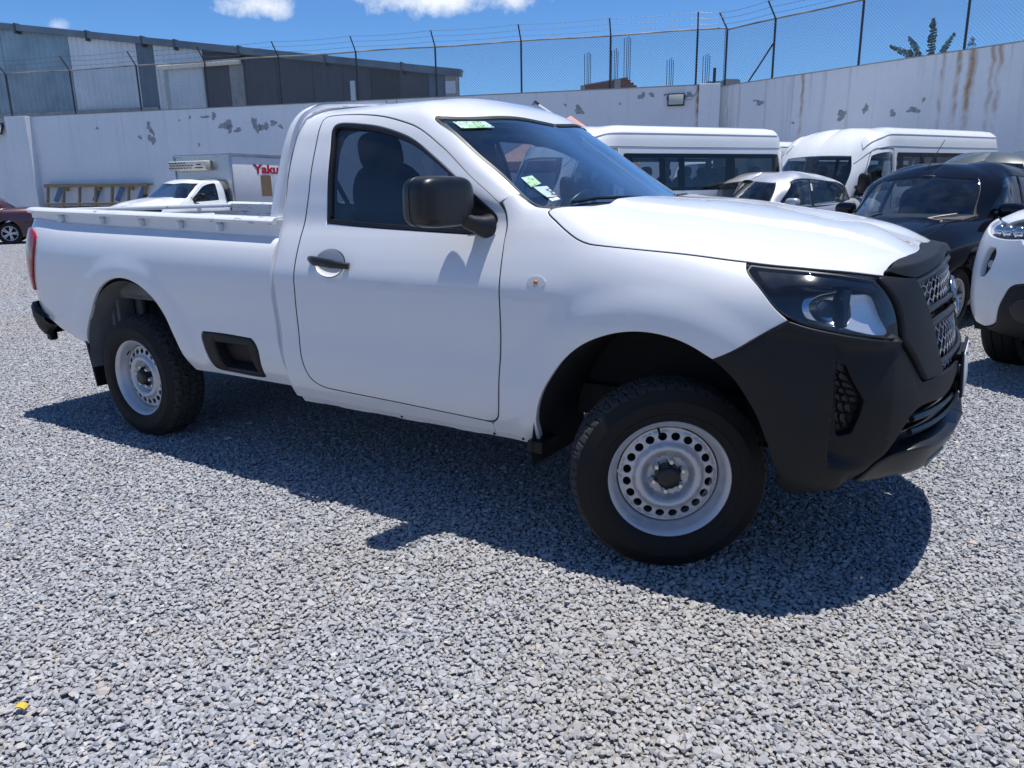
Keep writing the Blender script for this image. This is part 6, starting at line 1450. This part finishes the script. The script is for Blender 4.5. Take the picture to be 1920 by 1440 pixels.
panel('screen_sticker', OG, np.array([(.96, OG.sk[3]-.06), (1.18, OG.sk[3]-.06), (1.18, OG.sk[3]), (.98, OG.sk[3])]), M['paper_white'], olv, sides=(1,), step=.1, depth=0, off=.004, round_=0, gap=0)
sedan('maroon saloon car parked by the wall at the left edge', M['maroon_paint'], (-25.2, 7.4), hd(-.52, -.854), wheel_r=.32, antenna=None, step=.09)
# ---------------------------------------------------------------- high-roof passenger vans
VP = [(-3.45, -2.6, .05, -2.0), (-3.4, -2.6, 0, -2.0), (-2.95, -2.59, -.45, -2.0), (-2.65, -2.56, -.75, -2.0), (-2.5, -2.48, -.88, -2.05), (-2.3, -2.28, -.935, -2.1), (-2, -2, -.94, -2.0), (1.0, 1.0, -.94, .55), (1.6, 1.6, -.935, .7), (1.9, 1.9, -.91, .8), (2.15, 2.12, -.85, .85), (2.35, 2.28, -.74, .9), (2.6, 2.42, -.52, .93), (2.9, 2.52, -.25, .95), (3.15, 2.55, 0, .96), (3.2, 2.55, .05, .96)]
VSIDE = [(.06, .28), (.02, .45), (0, .75), (0, 1.02), (.012, 1.26), (.045, 1.55), (.080, 1.82), (.100, 1.95), (.120, 2.06), (.150, 2.17), (.24, 2.25), (HUGE, 2.285)]
VST = {-3.4: [(.06, .28), (.02, .45), (0, .75), (0, 1.02), (.012, 1.26), (.05, 1.55), (.09, 1.82), (.12, 1.95), (.15, 2.06), (.20, 2.17), (.30, 2.25), (HUGE, 2.27)],
       -2.2: VSIDE, .9: VSIDE,
       1.7: [(.06, .28), (.02, .45), (0, .75), (.0, 1.0), (.02, 1.24), (.08, 1.53), (.16, 1.80), (.21, 1.93), (.27, 2.04), (.35, 2.14), (.50, 2.22), (HUGE, 2.28)],
       2.35: [(.09, .25), (.02, .42), (0, .65), (.03, .90), (.08, 1.06), (.25, 1.38), (.43, 1.70), (.52, 1.86), (.62, 2.0), (.74, 2.12), (.90, 2.22), (HUGE, 2.28)],
       3.15: [(.10, .25), (.02, .42), (0, .65), (.05, .90), (.13, 1.06), (.33, 1.38), (.54, 1.70), (.64, 1.86), (.75, 1.99), (.88, 2.10), (1.05, 2.20), (HUGE, 2.28)]}
VAN = Loft(VP, VST, -2.2, van_extra)
def van(label, loc, heading, full=True, group='white high roof vans'):
    root = empty('passenger_van', (loc[0], loc[1], 0), heading, label, 'van', group); k = VAN.sk; e = k[-1]; wp = M['van_white']
    def zs(z): return float(np.interp(z, [p[1] for p in VSIDE], k))
    b0, b1 = zs(1.30), zs(1.87); fx, rx, wr = 1.55, -1.35, .34
    def arch(cx):
        t = np.linspace(0, math.pi, 14); return [(cx+.40*math.cos(a), zs(max(.28, wr+.40*math.sin(a)-.02))) for a in t[::-1]]
    A1, A2 = arch(rx), arch(fx)
    side = curve([(-2.30, b0), (.86, b0)], [(.86, b0), (.90, b0+.03), (.90, b1-.03), (.86, b1)], [(.86, b1), (-2.28, b1)], [(-2.28, b1), (-2.36, b1-.04), (-2.36, b0+.04), (-2.30, b0)])
    fdw = curve([(1.10, b0-.05), (1.95, b0-.10), (2.05, b0-.08)], [(2.05, b0-.08), (1.98, zs(1.55)), (1.86, b1-.03)], [(1.86, b1-.03), (1.6, b1), (1.14, b1)], [(1.14, b1), (1.10, b1-.04), (1.10, b0-.05)])
    wsl, wsh = k[4]+.03, k[7]-.03
    out = curve([(-3.4, 0), (A1[0][0], 0)], A1, [(A1[-1][0], 0), (A2[0][0], 0)], A2, [(A2[-1][0], 0), (3.15, 0)], [(3.15, 0), (3.15, wsl)], [(3.15, wsl), (2.6, wsl), (2.30, wsl+.03)], [(2.30, wsl+.03), (2.27, k[6]-.1), (2.30, wsh-.01)], [(2.30, wsh-.01), (2.6, wsh), (3.15, wsh+.01)], [(3.15, wsh+.01), (3.15, e)], [(3.15, e), (-3.4, e)], [(-3.4, e), (-3.4, 0)], step=.06)
    body = panel('body', VAN, out, wp, root, holes=[side, fdw], sides=(1, -1), open_y=True, step=.08, depth=.02)
    panel('windscreen', VAN, curve([(2.30, wsl+.03), (2.6, wsl), (3.15, wsl)], [(3.15, wsl), (3.15, wsh+.01)], [(3.15, wsh+.01), (2.6, wsh), (2.30, wsh-.01)], [(2.30, wsh-.01), (2.27, k[6]-.1), (2.30, wsl+.03)]), M['mid_glass'], root, sides=(1, -1), open_y=True, step=.12, depth=0, off=-.006, gap=-.006, round_=0)
    # raised roof cap with a swage line
    rc = curve([(-2.42, zs(2.165)), (1.0, zs(2.165)), (1.35, zs(2.15)), (1.65, zs(2.10)), (1.90, zs(2.03)), (2.06, zs(1.965))], [(2.06, zs(1.965)), (2.08, zs(2.10)), (1.9, zs(2.22)), (1.4, zs(2.25)), (1.0, zs(2.252)), (-2.5, zs(2.252))], [(-2.5, zs(2.252)), (-2.42, zs(2.165))])
    for sd in (1, -1):
        panel('roof_swage', VAN, rc, wp, body, sides=(sd,), step=.07, depth=.03, off=.016, round_=.010, drop=.006)
        panel('side_glass', VAN, side, M['mid_glass'], root, sides=(sd,), step=.14, depth=0, off=-.004, gap=-.004, round_=0); panel('door_glass', VAN, fdw, M['mid_glass'], root, sides=(sd,), step=.12, depth=0, off=-.006, gap=-.004, round_=0)
        # black masks between the panes, sliding-pane frames
        for u0, u1 in ((-2.36, -2.20), (-1.32, -1.12), (-.28, -.16), (.10, .22), (.72, .90)):
            panel('pane_mask', VAN, rect(u0, u1, b0, b1), M['gloss_black'], body, sides=(sd,), step=.2, depth=0, off=.002, round_=0)
        panel('pane_mask', VAN, rect(-2.3, .86, b1-.07, b1), M['gloss_black'], body, sides=(sd,), step=.2, depth=0, off=.001, round_=0); panel('pane_mask', VAN, rect(-2.3, .86, b0, b0+.05), M['gloss_black'], body, sides=(sd,), step=.2, depth=0, off=.001, round_=0)
        for ln in ([(-2.45, zs(1.975)), (0, zs(1.975)), (1.2, zs(1.975)), (1.8, zs(1.93)), (2.25, zs(1.80))], [(1.03, k[1]), (1.03, zs(1.93))], [(2.02, k[1]+.2), (2.12, k[4]), (2.06, b0), (1.86, b1+.05), (1.6, b1+.07), (1.03, b1+.07)], [(-.9, zs(1.1)), (.9, zs(1.1))]):
            surf_line(VAN, ln, .001, .006, 'seam', M['seal_rubber'] if ln[0][0] > -2 else M['trim_grey'], body, sd)
        for ax in (fx, rx): alloy(root, ax, -sd*.90, wr, .21, -sd, M['steel_silver'], spokes=6)
        mo = MB().ball((2.02, -1.08*sd, 1.37), (.07, .10, .16), 18, 12, .6).build('side_mirror', M['black_plastic'], root, smooth=1.2); MB().tube([(1.98, -.90*sd, 1.30), (2.02, -1.02*sd, 1.32)], .03, 8).build('mirror_arm', M['black_plastic'], mo)
        hl = panel('headlight', VAN, curve([(2.15, k[2]+.02), (2.55, k[2])], [(2.55, k[2]), (2.62, k[3]-.02)], [(2.62, k[3]-.02), (2.3, k[3]+.08), (2.15, k[2]+.02)]), M['gloss_black'], root, sides=(sd,), step=.08, depth=.01, off=.002)
        tl = panel('tail_lamp', VAN, rect(-2.72, -2.52, zs(.9), zs(1.5)), M['red_lens'], root, sides=(sd,), step=.1, depth=.01, off=.006)
    panel('grille', VAN, rect(2.66, 3.15, k[2]+.02, k[3]-.02), M['gloss_black'], root, sides=(1, -1), open_y=True, step=.1, depth=.005, off=.003)
    panel('rear_window', VAN, rect(-3.4, -2.75, zs(1.28), zs(1.85)), M['dark_glass'], root, sides=(1, -1), open_y=True, step=.12, depth=.004, off=.003)
    MB().box((0, 0, .36), (4.6, 1.5, .10)).build('underside', M['chassis_black'], root)
    MB().box((-.2, 0, .62), (4.2, 1.74, .02)).build('floor', M['dash_plastic'], root)
    interior(root, 1.05, (1.05, .25, -.55, -1.35, -2.05), (-.55, .0, .55), M['van_seat'], h=.38)
    MB().prism([(1.75, 1.10), (2.05, 1.15), (2.35, 1.02), (2.35, .8), (1.75, .8)], -.80, .80, 'y').build('dashboard', M['dash_plastic'], root, bevel=.02)
    sw_ = MB().tube([(.19*math.cos(t), .19*math.sin(t), 0) for t in np.linspace(0, 2*math.pi, 30)], .015, 8, caps=False); sw_.build('steering_wheel', M['satin_black'], root, mat4=Matrix.Translation((1.72, .42, 1.18)) @ Matrix.Rotation(R(-50), 4, 'Y'))
    return root
plain('van_seat', (.05, .055, .065), rough=.9)
van1 = van('nearest white high roof van with a row of dark side windows', (-4.403, 9.201), hd(-.524, -.851), group=None)
van('white high roof van facing left behind the black saloon', (-1.116, 13.101), hd(-.451, -.893), group=None)
van('white van mostly hidden between the two other vans, only its roof showing', (-4.1, 15.6), HD, group=None)

# ---------------------------------------------------------------- two more pickups: one with a chilled box, one white at the right edge
def simple_pickup(root, paintm, step=.08, bumper='white', bed=True, wheels=.37, rim='steel_silver'):
    cs = panel('cab_shell', CAB, shell, paintm, root, sides=(1, -1), open_y=True, step=step, depth=.02)
    panel('cab_back', CAB, back, paintm, root, sides=(1, -1), open_y=True, step=.12, depth=.01); panel('rear_window', CAB, rw, M['dark_glass'], root, sides=(1, -1), open_y=True, step=.15, depth=0, round_=0)
    w_ = panel('windscreen', CAB, ws_out, M['screen_glass'], root, sides=(1, -1), open_y=True, step=.09, depth=0, off=-.003, gap=.001); band('screen_seal', inner, .017, M['seal_rubber'], w_, .0015, (1, -1))
    panel('bonnet', FRONT, hood, paintm, root, sides=(1, -1), open_y=True, step=step, depth=.02)
    for sd in (1, -1):
        d_ = panel('door', CAB, door_out, paintm, root, holes=[WIN], sides=(sd,), step=step, depth=.02); wq = WIN if area2(WIN) > 0 else WIN[::-1]
        panel('window_seal', CAB, wq, M['seal_rubber'], d_, holes=[offset_poly(wq, .02)[0]], sides=(sd,), step=.08, depth=.01, off=.003); panel('window_glass', CAB, wq, M['tint_glass'], d_, sides=(sd,), step=.15, depth=0, off=-.012, round_=0)
        panel('front_wing', FRONT, fender, paintm, root, sides=(sd,), step=step, depth=.02)
        mo = MB().ball((-.82, -.97*sd, 1.33), (.07, .13, .09), 18, 12, .6).build('side_mirror', M['black_plastic'], root, smooth=1.2); MB().tube([(-.72, -.81*sd, 1.235), (-.77, -.90*sd, 1.27)], [.05, .03], 8).build('mirror_arm', M['black_plastic'], mo)
        for ax in (0, -3.1): alloy(root, ax, -.86*sd, wheels, .24, -sd, M[rim], spokes=6)
        V = []
        for t in np.linspace(R(-8), R(188), 24): V += [(-.015+.47*math.cos(t), -.868*sd, .38+.525*math.sin(t)), (-.015+.47*math.cos(t), -.42*sd, .38+.525*math.sin(t))]
        mesh_obj('wheel_liner', V, [(2*i, 2*i+1, 2*i+3, 2*i+2) for i in range(23)], M['liner'], root, smooth=.6)
        if bed: panel('bed_side', BED, bed_o, paintm, root, sides=(sd,), step=.09, depth=.02)
    if bed: MB().box((-3.07, 0, .80), (2.28, 1.47, .03)).build('bed_floor', M['worn_white'], root); panel('tailgate', BED, curve([(-4.445, .24), (-4.445, .765)], [(-4.445, .765), (-5.05, .765)], [(-5.05, .765), (-5.05, .24)], [(-5.05, .24), (-4.445, .24)]), paintm, root, sides=(1, -1), open_y=True, step=.12, depth=.05)
    u_ = MB().box((-1.7, 0, .55), (4.4, 1.2, .2)); u_.box((-.47, 0, .85), (.03, 1.4, .62)); u_.box((.45, 0, .75), (.05, 1.2, .5)); u_.build('chassis', M['chassis_black'], root)
    interior(root, 1.0, (-1.45,), (-.36, .36), M['seat_fabric'], h=.34)
    MB().prism([(-.40, 1.235), (-.62, 1.255), (-.76, 1.2), (-.74, .9), (-.50, .9)], -.70, .70, 'y').build('dashboard', M['dash_plastic'], root, bevel=.02)
    return root
bq = empty('box_truck', (-16.923, 8.248, 0), -1.426, 'white pickup carrying a chilled white cargo box by the wall', 'truck'); bq.scale = (.97, .97, .97)
simple_pickup(bq, M['white_paint'], step=.09, bed=False)
for sd in (1, -1): panel('headlight', FRONT, HEAD, M['gloss_black'], bq, sides=(sd,), step=.08, depth=.01, round_=0)
panel('front_bumper', FRONT, bump, M['white_paint'], bq, sides=(1, -1), open_y=True, step=.07, depth=.03); panel('grille', FRONT, gr_out, M['gloss_black'], bq, sides=(1, -1), open_y=True, step=.1, depth=0, off=-.03, round_=0)
plain('box_white', (.72, .72, .73), rough=.35, var=.05, scale=2); plain('box_alu', (.45, .46, .48), rough=.28, metal=.85, var=.08, scale=2); plain('unit_cream', (.55, .53, .45), rough=.4); plain('box_red', (.45, .008, .03), rough=.4); plain('brown_board', (.21, .14, .085), rough=.8)
k_ = 1/.97; bx0, bx1, by0, by1, bz0, bz1 = -4.75*k_, -1.93*k_, -1.03*k_, .93*k_, .98*k_, 2.36*k_
cb = MB().box(((bx0+bx1)/2, (by0+by1)/2, (bz0+bz1)/2), (bx1-bx0, by1-by0, bz1-bz0)).build('cargo_box', M['box_white'], bq, bevel=.012)
MB().box((bx1+.006, (by0+by1)/2, (bz0+bz1)/2), (.010, by1-by0-.06, bz1-bz0-.06)).build('front_sheet', M['box_alu'], cb)
for yy in (by0, by1):
    MB().bar((bx1+.01, yy, bz0), (bx1+.01, yy, bz1), .06, .06).build('corner_profile', M['box_alu'], cb, bevel=.01); MB().bar((bx0, yy, bz1-.02), (bx1, yy, bz1-.02), .05, .09).build('roof_profile', M['box_alu'], cb, bevel=.01)
MB().bar((bx1+.01, by0, bz1-.02), (bx1+.01, by1, bz1-.02), .05, .07).build('roof_profile', M['box_alu'], cb, bevel=.01)
un = MB().box((bx1+.12, -.37*k_, 2.085*k_), (.24, 1.30*k_, .25*k_)).build('chiller_unit', M['unit_cream'], cb, bevel=.03, seg=3)
sl_ = MB()
for r_ in range(3):
    for c_ in range(8 if r_ else 6): sl_.box((bx1+.242, (-.98+c_*.105+(.05 if r_ == 1 else 0))*k_, (2.16-r_*.065)*k_), (.006, .07, .026))
for r_ in range(2): sl_.box((bx1+.242, .05*k_, (2.11-r_*.08)*k_), (.006, .26-.1*(1-r_), .026))
sl_.build('vent_slots', M['chassis_black'], un)
T_ = Matrix.Translation((-3.40*k_, by1+.004, 1.985*k_)) @ Matrix(((-1, 0, 0, 0), (0, 0, 1, 0), (0, 1, 0, 0), (0, 0, 0, 1)))
text_obj('box_lettering', 'Yakult', .33, M['box_red'], cb, T_, depth=.003, font_bold=.012, width=1.36)
MB().box((-3.20*k_, by1+.006, 1.55*k_), (.42, .006, .58)).build('brown_panel', M['brown_board'], cb); MB().box((-3.62*k_, by1+.006, 1.56*k_), (.28, .006, .60)).build('notice', M['sticker_white'], cb)
suv = empty('parked_pickup', (1.86, 3.36, 0), HD, 'white pickup with a black fog lamp slot, cut off by the right edge', 'pickup truck')
# its own front: body coloured bumper with upright lamp slot, black lower mesh
simple_pickup(suv, M['white_paint'], step=.07, wheels=.385)
SLOT = curve([(.790, .645), (.840, .645)], [(.840, .645), (.868, .61), (.870, .52)], [(.870, .52), (.830, .435), (.795, .44)], [(.795, .44), (.775, .52), (.777, .61), (.790, .645)], step=.02)
HEAD2 = curve([(.50, .90), (.60, .80), (.72, .735), (.86, .715), (1.02, .705)], [(1.02, .705), (1.06, .80), (1.03, .90)], [(1.03, .90), (.80, .912), (.50, .90)])
LOWB = curve([(1.02, .30), (1.08, .39), (1.52, .40)], [(1.52, .40), (1.52, .03)], [(1.52, .03), (.95, .03), (.78, .075)], [(.78, .075), (.92, .14), (1.02, .30)])
nose = curve([(.233, .477), (.40, .62), (.50, .90)], [(.50, .90), (.60, .80), (.72, .735), (.86, .715), (1.02, .705)], [(1.02, .705), (1.06, .66), (1.52, .66)], [(1.52, .66), (1.52, .405)], [(1.52, .405), (1.08, .395), (1.02, .305)], [(1.02, .305), (.92, .145), (.775, .08)], [(.775, .08), (.60, .06), (.47, .06)], [(.47, .06), (.423, .193), (.338, .35), (.233, .477)])
nb_ = panel('front_bumper', surf_off(FRONT, .012), nose, M['white_paint'], suv, holes=[SLOT], sides=(1, -1), open_y=True, step=.03, depth=.05, round_=.008, drop=.004)
panel('lower_guard', surf_off(FRONT, .02), LOWB, M['black_plastic'], suv, sides=(1, -1), open_y=True, step=.05, depth=.06, round_=.012, drop=.006)
panel('guard_bar', surf_off(FRONT, .02), curve([(1.08, .26), (1.14, .31), (1.52, .31)], [(1.52, .31), (1.52, .20)], [(1.52, .20), (1.12, .19), (1.08, .26)]), M['satin_black'], suv, sides=(1, -1), open_y=True, step=.05, depth=.04, off=.03, round_=.014, drop=.01)
panel('grille', FRONT, curve([(1.06, .90), (1.52, .92)], [(1.52, .92), (1.52, .66)], [(1.52, .66), (1.07, .66)], [(1.07, .66), (1.06, .90)]), M['gloss_black'], suv, sides=(1, -1), open_y=True, step=.08, depth=.02, off=-.01)
for sd in (1, -1):
    so_ = panel('fog_slot', FRONT, offset_poly(SLOT if area2(SLOT) > 0 else SLOT[::-1], -.01)[0], M['gloss_black'], nb_, sides=(sd,), step=.05, depth=0, off=-.03, round_=0)
    q = FRONT(np.array([.825]), np.array([.55]))[0]; n_ = normals_of(FRONT, np.array([.825]), np.array([.55]))[0]
    MB().tube([tuple((q-n_*.03)*np.array([1, sd, 1])), tuple((q-n_*.016)*np.array([1, sd, 1]))], [.030, .026], 16).build('fog_lamp', M['chrome'], so_)
    h2 = panel('headlight', FRONT, HEAD2, M['gloss_black'], suv, sides=(sd,), step=.04, depth=-.03, off=-.05, gap=.003, round_=0); panel('lens', FRONT, HEAD2, M['clear_lens'], h2, sides=(sd,), step=.03, depth=.006, off=.0)
    for uu, s_ in ((.70, .815), (.81, .81), (.92, .80)):
        q = FRONT(np.array([uu]), np.array([s_]))[0]-normals_of(FRONT, np.array([uu]), np.array([s_]))[0]*.045
        MB().ball((q[0], q[1]*sd, q[2]), (.045, .045, .045), 14, 10).build('reflector', M['chrome'], h2)
# ---------------------------------------------------------------- cars seen only in reflections, unseen walls added to darken them
for src_, lc, h_, lb in ((sil, (-4.2, -9.2), 1.75, 'silver grey saloon across the lane, seen only as a reflection in the pickup side'), (van1, (-7.4, -9.9), 1.7, 'white van across the lane, seen only as a reflection in the pickup side')):
    c_ = copy_tree(src_); c_.location = (lc[0], lc[1], 0); c_.rotation_euler = (0, 0, h_); c_['label'] = lb
local_box('perimeter_wall', Matrix.Translation((0, -17, 0)), -40, 24, -.2, 0, -.05, 4.2, M['plain_wall'], label='white unseen yard wall behind the viewer, added to block low sky', cat='wall')  # added out of view to darken side reflections and cut low sky light
local_box('perimeter_wall', Matrix.Translation((21, 0, 0)), 0, .2, -17, 14, -.05, 4.2, M['plain_wall'], label='white unseen yard wall at the right hand end, added to block low sky', cat='wall')  # likewise an added wall, shutting out low sky at this end
if not bpy.data.objects.get('ground'):
    plain('tmpg', (.36, .36, .37), rough=.9)
    mesh_obj('ground', [(-60, -60, 0), (60, -60, 0), (60, 60, 0), (-60, 60, 0)], [(0, 1, 2, 3)], M['tmpg'], kind='structure')
